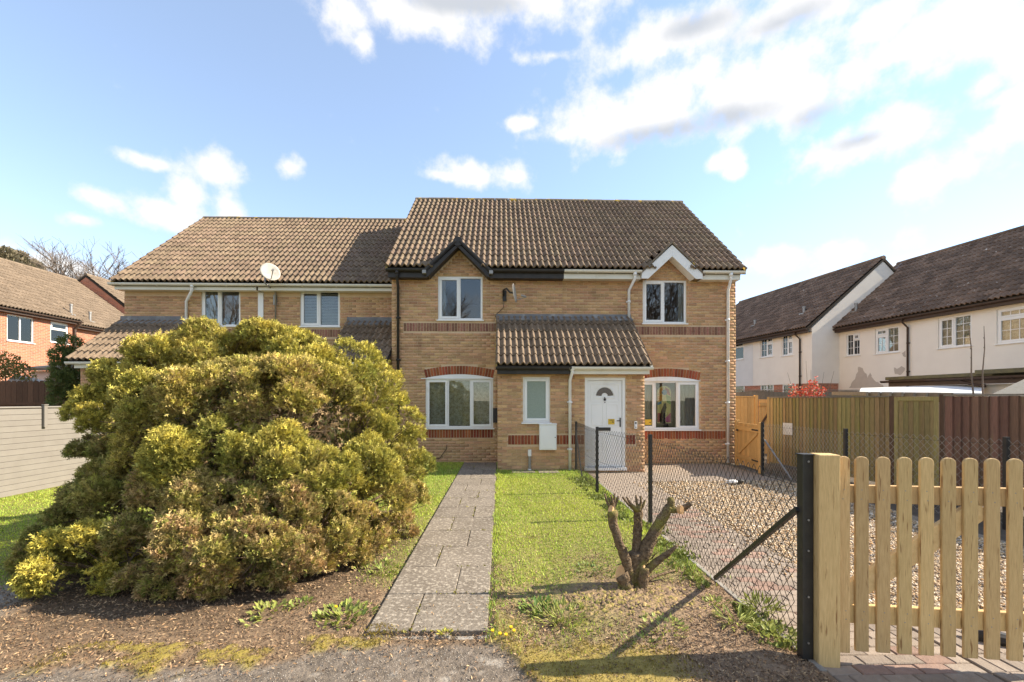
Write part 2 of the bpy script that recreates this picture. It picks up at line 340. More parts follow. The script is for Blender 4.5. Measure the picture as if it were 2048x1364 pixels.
M_['dishgrey'] = mat('grey_dish', (.46,.43,.38), (.36,.33,.28), 9, .6, c3=(.25,.22,.18), c3scale=14, c3lo=.6, c3hi=.8)
# ------------------------------------------------------------------ ground
LZ = 0.06                                  # the lawn and verge stand a little higher than the drive
def gz(x, y): return LZ * (1 - sst(1.72, 2.02, x)) + 0.02 * (fbm(np.asarray(x) * 1.3, np.asarray(y) * 1.3, 3) - .5)
b = MB(); b.box(-700, 700, -700, 700, -1.2, -0.08)
tag(b.build('ground', mat('rough_grass_ground', (.10,.10,.035), (.14,.11,.06), .6, .95)), kind='structure')

def ground_masks(x, y):
    n1 = fbm(x * 2.2, y * 2.2, 11); n2 = fbm(x * 9, y * 9, 23); n3 = fbm(x * 30, y * 30, 31, 3); n4 = fbm(x * 4.5, y * 4.5, 41)
    e = 2.98 - .22 * sst(-.95, -1.6, x) - .05 * sst(-2.6, -3.6, x) - .55 * sst(-.06, .34, x)
    asphalt = sst(.05, -.05, y - e - (n2 - .5) * .16)
    bush = sst(1.25, .8, np.sqrt(((x + 2.85) / 1.75) ** 2 + ((y - 5.0) / 1.75) ** 2) + (n1 - .5) * .3)
    leftlawn = sst(3.75, 4.0, y - .25 * (x + 4.4) + (n1 - .5) * .3) * sst(-3.3, -3.7, x - (y - 4) * .18) + sst(6.2, 6.7, y) * sst(-.8, -1.0, x)
    strip = sst(-1.55, -1.30, x + (n1 - .5) * .25) * sst(-.93, -.96, x) * sst(3.75, 4.3, y + (n1 - .5) * .6)
    right = sst(-.11, -.09, x)
    rl = right * sst(2.5, 4.4, y + (n1 - .5) * 2.4 + (n2 - .5) * 1.2 - 1.1 * sst(.5, 1.5, x) * sst(5.4, 3.8, y)) * (1 - .75 * np.exp(-(((x - 1.0) / .55) ** 2 + ((y - 3.6) / .4) ** 2)))
    lawn = np.clip(np.maximum(np.maximum(leftlawn, strip), rl), 0, 1) * (1 - .9 * bush)
    moss = np.maximum(right * sst(.50, .60, n1 + .18 * sst(3.0, 2.7, y) + .12 * sst(.4, -.1, x) - .25 * sst(3.5, 4.2, y)) * sst(1.35, .9, x) * np.maximum(sst(3.0, 2.78, y + (n2 - .5) * .5), .8 * sst(.45, .1, x) * sst(3.5, 3.0, y) * sst(.45, .6, n2)) * .85 * (1 - asphalt),
                      sst(.56, .66, n4 * .6 + n2 * .4 + .1 * sst(.22, .05, np.abs(y - e - .06)) - .35 * sst(.15, .35, np.abs(y - e - .08))) * sst(.3, .6, n3 + .1) * sst(-3.0, -2.6, x) * sst(-.55, -.9, x))
    return dict(n1=n1, n2=n2, n3=n3, n4=n4, asphalt=asphalt, bush=bush, lawn=lawn, moss=np.clip(moss, 0, 1), right=right, e=e)
def build_garden():
    xs = np.concatenate([np.arange(-9.6, -4.4, .08), np.arange(-4.4, 2.06, .028)]); ys = np.concatenate([np.arange(.6, 6, .028), np.arange(6, 12.9, .07)])
    X, Y = np.meshgrid(xs, ys); x = X.ravel(); y = Y.ravel(); m = ground_masks(x, y)
    c = lambda *a: np.array(a)[None, :]
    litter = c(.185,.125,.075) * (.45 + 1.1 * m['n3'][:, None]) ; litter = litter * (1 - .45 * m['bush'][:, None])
    soil = c(.22,.15,.095) * (.5 + 1.0 * m['n3'][:, None])
    base = np.where((m['right'] > .5)[:, None], soil, litter)
    stony = (sst(-3.6, -4.2, x) * sst(4.2, 3.9, y))[:, None]
    base = base * (1 - stony) + c(.30,.27,.23) * (.45 + 1.0 * m['n3'][:, None]) * stony
    asp = c(.145,.118,.092) * (.35 + 1.3 * m['n3'][:, None]) * (.85 + .3 * m['n1'][:, None])
    asp = asp + c(.16,.15,.13) * sst(.66, .74, m['n2'])[:, None]
    mos = c(.26,.20,.035) * (.55 + .9 * m['n3'][:, None])
    gr = c(.20,.205,.042) * (.6 + .8 * m['n3'][:, None])
    def over(a, b_, k): return a * (1 - k[:, None]) + b_ * k[:, None]
    rgb = over(base, gr, m['lawn'] * .8); rgb = over(rgb, asp, m['asphalt']); rgb = over(rgb, mos, m['moss'] * .85)
    joint = (sst(-1.0, -.96, x) * sst(-.04, -.08, x) * sst(3.0, 3.1, y))
    rgb = over(rgb, c(.16,.13,.09) * np.ones_like(rgb), joint)
    z = gz(x, y) + .012 * (m['n2'] - .5) * (1 - m['asphalt']) + .014 * m['moss'] - .012 * m['asphalt'] + .006 * (m['n3'] - .5) - .03 * joint
    z += .035 * np.exp(-(((x - 1.05) / .5) ** 2 + ((y - 3.62) / .3) ** 2)) * (1 + .6 * (m['n2'] - .5))      # low heap of sawdust and moss by the stump
    saw = np.exp(-(((x - 1.05) / .42) ** 2 + ((y - 3.55) / .2) ** 2)) * sst(.4, .62, m['n2']); rgb = over(rgb, c(.34,.235,.11) * np.ones_like(rgb), np.clip(saw, 0, 1) * .7)
    nx, ny = len(xs), len(ys); i = (np.arange(ny - 1)[:, None] * nx + np.arange(nx - 1)[None, :]).ravel()
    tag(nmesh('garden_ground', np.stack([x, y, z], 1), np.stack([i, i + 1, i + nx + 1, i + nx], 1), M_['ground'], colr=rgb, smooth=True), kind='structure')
build_garden()
b = MB(); b.box(2.02, 6.15, .9, 11.6, -.09, -.02); tag(b.build('gravel_bed', M_['bed']), kind='structure')
b = MB(); b.box(6.15, 40, -2, 40, -.085, -.03); tag(b.build('garden_soil', M_['soil']), kind='structure')

# concrete slab path: rows of one wide and one narrow slab with the joint alternating
path = tag(MB().box(-.93, -.105, 3.16, 11.58, -.02, .03).build('path', M_['soil']), kind='structure')
x0, x1, y = -.945, -.093, 3.12; w = x1 - x0
for r in range(14):
    j = x0 + w * (.36 if r % 2 == 0 else .66) + random.uniform(-.01, .01); y2 = min(y + .6, 11.57)
    for a, b_ in ((x0, j - .0018), (j + .0018, x1)):
        s = MB(); s.box(a + random.uniform(0, .004), b_ - random.uniform(0, .004), y + .002 + random.uniform(0, .003), y2 - .002, .0, .072 + random.uniform(-.003, .003))
        s.build('slab', M_['slab'], path, bevel=.007)
    y = y2
edge = MB()
for k in range(9):
    a = -1.25 + k * .155; edge.box(a, a + .15 + random.uniform(-.03, .003), 3.045 + random.uniform(-.012, .01), 3.105, -.02, .052 + random.uniform(-.012, .012))
tag(edge.build('path_kerb', M_['kerb'], bevel=.01), kind='structure')

# block paving: strip along the fence, apron in front of the door, threshold under the picket gate
paving = tag(MB().box(2.04, 3.06, 2.3, 9.15, -.06, -.015).box(1.76, 5.9, 9.15, 11.58, -.06, -.014).box(3.06, 4.6, 2.3, 3.3, -.06, -.0155).build('block_paving', M_['soil']), kind='structure')
cells = []
for iy in range(70):
    yy = 2.47 + iy * .1
    if yy > 9.1: break
    for ix in range(6):
        a = 2.05 + ix * .2 - (.1 if iy % 2 else 0); a0, a1 = max(a, 2.05), min(a + .2, 3.05)
        if a1 - a0 > .05: cells.append((a0, a1, yy, yy + .1))
for iy in range(24):
    yy = 9.17 + iy * .1
    for ix in range(22):
        a = 1.78 + ix * .2 - (.1 if iy % 2 else 0); a0, a1 = max(a, 1.78), min(a + .2, 5.9)
        if a1 - a0 > .05: cells.append((a0, a1, yy, yy + .1))
for ix in range(14):
    a = 3.07 + ix * .1
    for iy, yy in enumerate((2.47, 2.67, 2.87, 3.07)): cells.append((a, a + .1, yy, yy + .2))
cells.sort(key=lambda c: (c[0] + c[1]) ** 2 / 4 + c[2] ** 2)
pm = {}
def pblock(x0, x1, y0, y1, t=0.0):
    g = .0022; c = .006; z1 = t
    v = [(x0+g,y0+g,-.05),(x1-g,y0+g,-.05),(x1-g,y1-g,-.05),(x0+g,y1-g,-.05)] + [(x0+g,y0+g,z1-c),(x1-g,y0+g,z1-c),(x1-g,y1-g,z1-c),(x0+g,y1-g,z1-c)] + [(x0+g+c,y0+g+c,z1),(x1-g-c,y0+g+c,z1),(x1-g-c,y1-g-c,z1),(x0+g+c,y1-g-c,z1)]
    f = [(8,9,10,11)] + [(a, (a+1) % 4, 4+(a+1) % 4, 4+a) for a in range(4)] + [(4+a, 4+(a+1) % 4, 8+(a+1) % 4, 8+a) for a in range(4)]
    return v, f
for k, (a0, a1, b0, b1) in enumerate(cells[:300]):
    key = (round(a1 - a0, 2), round(b1 - b0, 2)); red = random.random() < .28 and 2.2 < a0 < 2.85
    if (key, red) not in pm:
        me = bpy.data.meshes.new('paver'); me.from_pydata(*([pblock(0, a1 - a0, 0, b1 - b0)[0], [], pblock(0, a1 - a0, 0, b1 - b0)[1]])); me.materials.append(M_['redpaver' if red else 'paver']); pm[(key, red)] = me
    inst('paver', pm[(key, red)], paving, Matrix.Translation((a0, b0, random.uniform(-.003, .003))))
rest = MB()
for a0, a1, b0, b1 in cells[300:]: rest.add(*pblock(a0, a1, b0, b1, random.uniform(-.003, .003)))
if rest.v: rest.build('paver', M_['paver'], paving)['kind'] = 'stuff'
pe = MB()
for k in range(14):                        # concrete edging between the strip and the planting bed
    pe.box(2.0, 2.045, 2.7 + k * .46, 2.7 + k * .46 + .45, -.05, .012)
for k in range(5): pe.box(1.72 + .3 * k, 2.0 + .3 * k, 2.36 - .005 * k, 2.455, -.05, .03)
tag(pe.build('edging', M_['kerb'], bevel=.006), kind='structure')

# gravel drive
def gravel():
    n = 30000; x = rng.uniform(3.04, 6.12, n); y = rng.uniform(3.28, 9.16, n)
    keep = (rng.random(n) < np.clip(5.5 / y, .35, 1)) & (x < 5.95 + .12 * np.sin(y * 3))
    x2 = rng.uniform(2.7, 3.2, 500); y2 = rng.uniform(3.3, 9.0, 500)
    x = np.concatenate([x[keep], x2]); y = np.concatenate([y[keep], y2]); n = len(x)
    r = rng.uniform(.008, .019, n) * (.8 + .05 * y)
    oc = np.array([(1,0,0),(-1,0,0),(0,1,0),(0,-1,0),(0,0,1),(0,0,-1),(.7,.7,.3),(-.7,-.6,.4)], float)[:6]
    v = oc[None] * r[:, None, None] * rng.uniform(.65, 1.3, (n, 6, 1)); v[:, :, 2] *= .7
    t = rng.uniform(0, 6.28, n); c_, s_ = np.cos(t)[:, None], np.sin(t)[:, None]; tl = rng.uniform(-.5, .5, n)[:, None]
    vx = v[:, :, 0] * c_ - v[:, :, 1] * s_; vy = v[:, :, 0] * s_ + v[:, :, 1] * c_; vz = v[:, :, 2] + tl * v[:, :, 0]
    z = np.where(np.arange(n) < n - 500, -.012, .004) + rng.uniform(-.006, .012, n)
    V = np.stack([vx + x[:, None], vy + y[:, None], vz + z[:, None]], 2).reshape(-1, 3)
    f = np.array([(0,2,4),(2,1,4),(1,3,4),(3,0,4),(2,0,5),(1,2,5),(3,1,5),(0,3,5)])
    T = (f[None] + (np.arange(n) * 6)[:, None, None]).reshape(-1, 3)
    pal = np.array([(.55,.43,.28),(.66,.56,.42),(.42,.31,.2),(.5,.33,.17),(.36,.32,.28),(.72,.66,.56),(.26,.21,.17)])
    cc = np.repeat(np.array([1.08, 1.02, .95]) * pal[rng.choice(7, n, p=[.26,.2,.16,.12,.1,.1,.06])] * rng.uniform(.8, 1.15, (n, 1)), 6, 0)
    tag(nmesh('gravel', V, T, M_['stone'], colr=cc), kind='stuff')
gravel()

# ------------------------------------------------------------------ roof tiles, bricks, windows
def tile_template(w=.3, gl=.37, h=.066, nx=12, th=.02, lift=.03):
    xs = np.linspace(0, w, nx + 1); z = h * (.5 + .5 * np.cos(2 * np.pi * (xs / w * 2 - .32))) ** 1.2
    top0 = np.stack([xs, np.zeros_like(xs), z + lift], 1); top1 = np.stack([xs, np.full_like(xs, gl), z], 1)
    f0 = top0.copy(); f1 = top0 - np.array([0, -.004, th + lift * .6])
    v = np.concatenate([top0, top1, f0, f1]); n = nx + 1
    q = [(i, i + 1, i + 1 + n, i + n) for i in range(nx)] + [(2 * n + i + n, 2 * n + i + 1 + n, 2 * n + i + 1, 2 * n + i) for i in range(nx)]
    return v, np.array(q)
def tile_roof(part, O, u, v, ulen, vlen, cols, rows, m, skip=None, indiv=300, nx=12):
    O, u, v = Vector(O), Vector(u), Vector(v); n = u.cross(v); cw = ulen / cols; g = vlen / rows
    tv, tq = tile_template(cw, g + .03, nx=nx)
    me = bpy.data.meshes.new('tile'); me.from_pydata([tuple(p) for p in tv], [], [tuple(q) for q in tq]); me.shade_smooth(); me.materials.append(m)
    rot = Matrix((u, v, n)).transposed().to_4x4()
    root = part
    while root.parent: root = root.parent
    mw = root.matrix_basis if root.name not in WORLDROOT else Matrix()
    pl = []
    for r in range(rows):
        for c in range(cols):
            p = O + u * (c * cw) + v * (r * g) + n * .012
            if skip and skip(p + u * cw / 2 + v * g / 2): continue
            pl.append(((mw @ p - Vector((0, 0, 1.7))).length, p))
    pl.sort(key=lambda t: t[0])
    for d, p in pl[:indiv]:
        q = p + n * random.uniform(-.003, .004)
        inst('tile', me, part, Matrix.Translation(q) @ rot @ Matrix.Rotation(random.uniform(-.006, .006), 4, 'Z'))
    if len(pl) > indiv:
        k = len(pl) - indiv; P = np.array([tuple(p) for d, p in pl[indiv:]]); B = np.array([tuple(u), tuple(v), tuple(n)])
        P = P + np.array(n)[None] * rng.uniform(-.003, .004, (k, 1))
        V = (tv @ B)[None] + P[:, None]; T = tq[None] + (np.arange(k) * len(tv))[:, None, None]
        nmesh('tile', V.reshape(-1, 3), T.reshape(-1, 4), m, part, rnd=np.repeat(rng.random(k), len(tv)), smooth=True, kind='stuff')
def brick_verts(x0, x1, z0, z1, y, d=.012, c=.004):
    v = [(x0, y + d, z0), (x1, y + d, z0), (x1, y + d, z1), (x0, y + d, z1), (x0 + c, y, z0 + c), (x1 - c, y, z0 + c), (x1 - c, y, z1 - c), (x0 + c, y, z1 - c)]
    f = [(4, 5, 6, 7), (0, 1, 5, 4), (1, 2, 6, 5), (2, 3, 7, 6), (3, 0, 4, 7)]
    return v, f
def brick_wall(part, x0, x1, z0, z1, y, blocked, m, indiv, org=(0, 0, 0), stuff=True):
    """stretcher bond on an upright wall that faces -y; blocked(xs, z) marks where no brick may stand"""
    step = .005; xs = np.arange(x0, x1, step); full = []; cut = []
    for k in range(int((z1 - z0) / .075)):
        za = z0 + k * .075; zb = za + .065
        bl = np.zeros(len(xs), bool)
        for zt in (za + .004, (za + zb) / 2, zb - .004): bl |= blocked(xs, zt)
        off = -.1125 if k % 2 else 0.0
        for j in range(int((x1 - x0) / .225) + 3):
            a = max(x0 + off + j * .225, x0); e = min(x0 + off + j * .225 + .215, x1)
            if e - a < .03: continue
            i0, i1 = int((a - x0) / step), int((e - x0) / step)
            fr = ~bl[i0:i1]
            if fr.all(): (full if e - a > .2149 else cut).append((a, e, za, zb)); continue
            i = 0
            while i < len(fr):
                if fr[i]:
                    j2 = i
                    while j2 < len(fr) and fr[j2]: j2 += 1
                    if (j2 - i) * step > .03: cut.append((a + i * step, min(a + j2 * step, e), za, zb))
                    i = j2
                else: i += 1
    full.sort(key=lambda q: (q[0] - org[0]) ** 2 + (q[2] - 1.7) ** 2)
    if indiv:
        me = bpy.data.meshes.new('brick'); v, f = brick_verts(0, .215, 0, .065, 0); me.from_pydata(v, [], f); me.materials.append(m)
        for a, e, za, zb in full[:indiv]: inst('brick', me, part, Matrix.Translation((a, y + random.uniform(-.0015, .0015), za)))
    V, Fc, rn = [], [], []
    for a, e, za, zb in full[indiv:] + cut:
        v, f = brick_verts(a, e, za, zb, y + random.uniform(-.0015, .0015)); o = len(V); V += v; Fc += [tuple(i + o for i in q) for q in f]; rn += [random.random()] * 8
    if V: nmesh('brick', np.array(V), np.array(Fc), m, part, rnd=rn, kind='stuff')
def soldier(part, x0, x1, z, y, arch=0.0, h=.215, skip=None, m='redbrick'):
    n = max(1, round((x1 - x0) / .075)); p = (x1 - x0) / n
    me = bpy.data.meshes.new('soldier_brick'); v, f = brick_verts(-p / 2 + .005, p / 2 - .005, 0, h, 0, .016); me.from_pydata(v, [], f); me.materials.append(M_[m])
    for k in range(n):
        t = (k + .5) / n; xc = x0 + (k + .5) * p
        if skip and skip(xc): continue
        zc = z + arch * (1 - (2 * t - 1) ** 2); tilt = math.atan(arch * 4 * (2 * t - 1) / (x1 - x0)) if arch else 0
        inst('soldier_brick', me, part, Matrix.Translation((xc, y + random.uniform(-.002, .001), zc)) @ Matrix.Rotation(tilt, 4, 'Y'))
def window(parent, x0, x1, z0, z1, y, lights, sill=True, m='white', glass='glass', bars=None, fr=.05, depth=.07, name='window', label=None):
    """lights = list of (width share, opening?, transom height share or None); the wall faces -y"""
    w = MB(); yf = y + .035; yb = yf + depth
    w.box(x0, x0 + fr, yf, yb, z0, z1).box(x1 - fr, x1, yf, yb, z0, z1).box(x0 + fr, x1 - fr, yf, yb, z1 - fr, z1).box(x0 + fr, x1 - fr, yf, yb, z0, z0 + fr)
    tot = sum(l[0] for l in lights); a = x0 + fr; iw = (x1 - x0 - 2 * fr); glz = []; sashes = []
    for i, (sh, op, tr) in enumerate(lights):
        e = a + iw * sh / tot
        l, r = a + (.0 if i == 0 else fr / 2), e - (0 if i == len(lights) - 1 else fr / 2)
        if i: w.box(a - fr / 2, a + fr / 2, yf + .002, yb - .002, z0 + fr, z1 - fr)
        cells = [(z0 + fr, z1 - fr, op)]
        if tr:
            zt = z1 - fr - (z1 - z0 - 2 * fr) * tr; w.box(l, r, yf + .003, yb - .003, zt - fr / 2, zt + fr / 2)
            cells = [(z0 + fr, zt - fr / 2, op == 2), (zt + fr / 2, z1 - fr, op >= 1)]
        for za, zb, o_ in cells:
            if o_: sashes.append((l, r, za, zb))
            else: glz.append((l, r, za, zb, yf + .035))
        a = e
    W = w.build(name, M_[m], parent, bevel=.004)
    if label: W['label'] = label
    for l, r, za, zb in sashes:
        s = MB(); q = fr * .95; ys = yf - .014
        s.box(l - .008, l + q, ys, yf + .04, za - .008, zb + .008).box(r - q, r + .008, ys, yf + .04, za - .008, zb + .008).box(l + q, r - q, ys, yf + .04, zb - q, zb + .008).box(l + q, r - q, ys, yf + .04, za - .008, za + q)
        s.build('sash', M_[m], W, bevel=.004); glz.append((l + q, r - q, za + q, zb - q, yf + .012))
    for l, r, za, zb, yg in glz:
        MB().box(l, r, yg, yg + .006, za, zb).build('pane', M_[glass], W)
        if bars:
            g = MB(); nxb, nzb = bars; t = .009; nzb = max(1, round((zb - za) / .27)); nxb = max(nxb, round((r - l) / .3))
            for k in range(1, nxb): xx = l + (r - l) * k / nxb; g.box(xx - t, xx + t, yg - .006, yg - .001, za, zb)
            for k in range(1, nzb): zz = za + (zb - za) * k / nzb; g.box(l, r, yg - .0055, yg - .0015, zz - t, zz + t)
            if g.v: g.build('glazing_bar', M_[m], W)
    if sill: MB().box(x0 - .035, x1 + .035, y - .045, yf + .03, z0 - .032, z0 - .001).build('sill', M_[m], W, bevel=.005)
    return W
def holed_wall(mb, x0, x1, z0, z1, y0, y1, holes):
    xs = sorted({x0, x1} | {v for h in holes for v in h[:2] if x0 < v < x1}); zs = sorted({z0, z1} | {v for h in holes for v in h[2:] if z0 < v < z1})
    for i in range(len(xs) - 1):
        k = 0
        while k < len(zs) - 1:
            inside = lambda k: any(h[0] - 1e-6 <= xs[i] and xs[i + 1] <= h[1] + 1e-6 and h[2] - 1e-6 <= zs[k] and zs[k + 1] <= h[3] + 1e-6 for h in holes)
            if inside(k): k += 1; continue
            k2 = k
            while k2 + 1 < len(zs) - 1 and not inside(k2 + 1): k2 += 1
            mb.box(xs[i], xs[i + 1], y0, y1, zs[k], zs[k2 + 1]); k = k2 + 1
def gutter(parent, x0, x1, y, z, m, name='gutter'):
    g = MB(); n = 7; prof = [(y + .055 * math.cos(math.pi + math.pi * k / (n - 1)), z + .055 * math.sin(math.pi + math.pi * k / (n - 1))) for k in range(n)] + [(y + .05, z + .012), (y - .055, z + .012)]
    g.xprism(prof, x0, x1)
    for xx in np.arange(x0 + .35, x1 - .1, .95): g.xprism([(yy - (.006 if yy < y else -.006), zz - .006) for yy, zz in prof], xx - .02, xx + .02)
    return g.build(name, M_[m], parent)
def downpipe(parent, pts, m, r=.036, name='downpipe'):
    d = MB(); d.tube(pts, r, 10); top = Vector(pts[0]); d.tube([top + Vector((0, 0, .02)), top - Vector((0, 0, .07))], r * 1.35, 10)
    z = pts[-1][2] + .5
    while z < pts[-2][2] - .2: d.tube([(pts[-1][0], pts[-1][1], z - .025), (pts[-1][0], pts[-1][1], z + .025)], r * 1.25, 10); d.box(pts[-1][0] - .06, pts[-1][0] + .06, pts[-1][1] + r * .6, pts[-1][1] + r + .01, z - .02, z + .02); z += 1.1
    d.smooth = True
    return d.build(name, M_[m], parent, bevel=0)
# ------------------------------------------------------------------ the two semi-detached houses in front
YF, YP = 11.60, 10.25                       # main facade, porch facade
EAVE_Y, RIDGE_Y, EAVE_Z = 11.28, 15.35, 5.10
TP = math.tan(R(41)); XL, XM, XR = -2.85, 1.64, 6.29; XPL, XPM, XPR = -.07, 1.62, 3.385
RIDGE_Z = EAVE_Z + (RIDGE_Y - EAVE_Y) * TP
H1 = thing('brick_house', ((XL + XM) / 2, YF, 0), 'buff brick semi-detached house with black gutters and a small black-trimmed gable', 'house', group='pair of buff brick semis')
H2 = thing('brick_house', ((XM + XR) / 2, YF, 0), 'buff brick semi-detached house with white gutters, white front door and white-trimmed gable', 'house', group='pair of buff brick semis')
def rect(a, b, Y):                          # photograph's corners of an opening -> x0, x1, z0, z1
    p, q = at(a[0], a[1], Y), at(b[0], b[1], Y); return (p.x, q.x, q.z, p.z)
w1u = rect((876, 552), (965, 640), YF); w1d = rect((851, 757), (986, 856), YF)
w2u = rect((1286, 560), (1373, 647), YF); w2d = (4.30 - 1.77, 4.30, at(1398, 859, YF).z, at(1398, 762, YF).z)
x2 = at(1399, 800, YF).x; w2d = (x2 - (w1d[1] - w1d[0]), x2, w2d[2], w2d[3])
wp = rect((1046, 754), (1100, 845), YP); dr = rect((1170, 755), (1251, 937), YP); dr = (dr[0], dr[1], .10, dr[3])
g1x, g2x = at(918, 500, YF).x, at(1335, 500, YF).x
GAP_Z, GHW, GT = at(918, 484, EAVE_Y).z, .80, .93          # gablet apex height, half width, slope
def semi(H, xa, xb, xpa, xpb, up, dn, gx, left):
    holes = [up, (dn[0], dn[1], dn[2], dn[3])]; porch_hole = wp if left else dr
    w = MB(); holed_wall(w, xa, xb, 0, EAVE_Z - .05, YF + .012, YF + .26, holes + [((xpa + .25, xpb - .1, 0, 2.1) if left else (xpa + .1, xpb - .25, 0, 2.1))])
    w.prism([(gx - GHW, EAVE_Z - .05), (gx + GHW, EAVE_Z - .05), (gx, EAVE_Z - .05 + GHW * GT)], YF + .012, YF + .2)
    yb = 2 * RIDGE_Y - EAVE_Y - .3; o = 0 if left else 1
    xo = xa if left else xb; d = .25 if left else -.25
    w.box(min(xo, xo + d), max(xo, xo + d), YF + .262, yb, 0, EAVE_Z - .05); w.box(xa, xb, yb, yb + .25, 0, EAVE_Z - .05)
    w.box((xb - .1) if left else xa, xb if left else xa + .1, YF + .262, yb, 0, EAVE_Z - .05)
    w.xprism([(YF + .02, EAVE_Z - .05), (yb, EAVE_Z - .05), (RIDGE_Y, RIDGE_Z - .12)], min(xo, xo + d), max(xo, xo + d))
    wall = w.build('wall', M_['mortar'], H)
    MB().box(xa + .3, xb - .15, YF + .27, yb - .02, 2.35, 2.55).box(xa + .3, xb - .15, YF + 3.2, YF + 3.3, 0.02, 2.34).box(xa + .3, xb - .15, YF + 3.2, YF + 3.3, 2.56, 4.9).build('interior', M_['inside'], H)
    # masonry openings in the brick face
    def blocked(xs, z):
        m = np.zeros(len(xs), bool)
        for h in (up, (dn[0], dn[1], dn[2] - .225, dn[3])):
            if h[2] - .005 < z < h[3] + .008: m |= (xs > h[0] - .008) & (xs < h[1] + .008)
        if left and up[2] - .31 < z < up[2] - .05: m |= (xs > xa + .30) & (xs < xpa - .02)
        if not left and up[2] - .31 < z < up[2] - .05: m |= (xs > xpb + .12) & (xs < xb - .26)
        if not left and dn[2] - .225 < z < dn[2] - .0: m |= (xs > dn[1] - .01) & (xs < xb - .26)
        t = (xs - dn[0]) / (dn[1] - dn[0]); zl = dn[3] + .015 + .10 * (1 - (2 * t - 1) ** 2)
        m |= (t > -.01) & (t < 1.01) & (z > zl - .14) & (z < zl + .225)
        m |= (xs > xpa - .01) & (xs < xpb + .01) & (z < 2.55)
        if z > EAVE_Z - .16: m |= np.abs(xs - gx) > (GAP_Z - .16 - z) / GT
        return m
    brick_wall(wall, xa + .002, xb - .002, .02, GAP_Z - .1, YF, blocked, M_['brick'], 40, ((xa + xb) / 2, 0, 0))
    if left: soldier(wall, xa + .31, xpa - .03, up[2] - .30, YF, m='oldred')
    else: soldier(wall, xpb + .13, xb - .27, up[2] - .30, YF, m='oldred')
    soldier(wall, dn[0], dn[1], dn[3] + .018, YF - .004, arch=.10)
    soldier(wall, dn[0], dn[1] if left else xb - .27, dn[2] - .255, YF - .001, h=.213)
    # arch infill above the flat window head
    n = 14; poly = [(dn[0], dn[3] - .004), (dn[1], dn[3] - .004)] + [(dn[1] - (dn[1] - dn[0]) * k / n, dn[3] + .012 + .10 * (1 - (2 * k / n - 1) ** 2)) for k in range(n + 1)]
    MB().prism(poly, YF - .001, YF + .03).box(dn[0] - (.12 if left else -.02), dn[1] + .01, YF - .012, YF - .0015, dn[3] - .008, dn[3] + .012).build('head_panel', M_['white'], H)
    window(H, *up, YF, [(.48, 1, None), (.52, 0, None)], label='upstairs window under the gable')
    window(H, *dn, YF, [(1, 1, None), (1.12, 0, None), (1, 1, None)], label='wide ground floor window under a red brick arch')
    # roof
    ra, rb = (xa - .09, xb) if left else (xa, xb + .10)
    r = MB(); th = .10
    ym = EAVE_Y + (GAP_Z - EAVE_Z) / TP + .05; zm = EAVE_Z + (ym - EAVE_Y) * TP
    for u0, u1, ys, zs in ((ra + .01, gx - GHW, EAVE_Y + .02, EAVE_Z), (gx - GHW, gx + GHW, ym, zm), (gx + GHW, rb - .001, EAVE_Y + .02, EAVE_Z)):
        r.xprism([(ys, zs - .03), (RIDGE_Y, RIDGE_Z - .03), (2 * RIDGE_Y - EAVE_Y, EAVE_Z - .03), (2 * RIDGE_Y - EAVE_Y, EAVE_Z - .03 - th), (RIDGE_Y, RIDGE_Z - .03 - th), (ys, zs - .03 - th)], u0, u1)
    roof = r.build('roof', M_['deck'], H)
    cs, sn = math.cos(R(41)), math.sin(R(41)); L = (RIDGE_Y - EAVE_Y) / cs
    skip = lambda p: abs(p.x - gx) < .54 and p.z < GAP_Z - abs(p.x - gx) * GT - .06
    tile_roof(roof, (ra, EAVE_Y - .03, EAVE_Z - .025), (1, 0, 0), (0, cs, sn), rb - ra, L, 15 if left else 16, 16, M_['tile'], skip)
    tv = MB(); tv.xprism([(2 * RIDGE_Y - EAVE_Y + .03, EAVE_Z - .02), (RIDGE_Y + .05, RIDGE_Z - .01), (RIDGE_Y + .05, RIDGE_Z - .06), (2 * RIDGE_Y - EAVE_Y + .03, EAVE_Z - .06)], ra, rb); tv.build('rear_slope', M_['tile'], roof)
    n = 10; rl = (rb - ra) / n
    me = bpy.data.meshes.new('ridge_tile'); t = MB(); t.xprism([(.13 * math.cos(math.pi * k / 8), .13 * math.sin(math.pi * k / 8) * .8) for k in range(9)] + [(-.10, -.05), (.10, -.05)], 0.006, rl - .006); me.from_pydata(t.v, [], t.f); me.materials.append(M_['ridge'])
    for k in range(n): inst('ridge_tile', me, roof, Matrix.Translation((ra + k * rl, RIDGE_Y, RIDGE_Z - .02 + random.uniform(-.006, .006))))
    xv = ra + .012 if left else rb - .07
    MB().xprism([(EAVE_Y - .02, EAVE_Z - .075), (EAVE_Y - .02, EAVE_Z - .012), (RIDGE_Y, RIDGE_Z + .012), (RIDGE_Y, RIDGE_Z - .06)], xv, xv + .058).build('verge_mortar', M_['lichen'], roof)
    # gablet: bargeboards, small tiled slopes
    c = 'black' if left else 'white'; gy = EAVE_Y + .02; bw = .20
    bb = MB(); zt = GAP_Z - .02; q = GHW
    bw = .09 if left else .25; lo_ = EAVE_Z - .26; za = zt - bw * 1.2; xi = min(q - .02, (za - lo_) / GT)
    bb.prism([(gx - q, zt - q * GT), (gx - q, lo_), (gx - xi, lo_), (gx, za), (gx, zt)], gy - .025, gy)
    bb.prism([(gx + xi, lo_), (gx + q, lo_), (gx + q, zt - q * GT), (gx, zt), (gx, za)], gy - .025, gy)
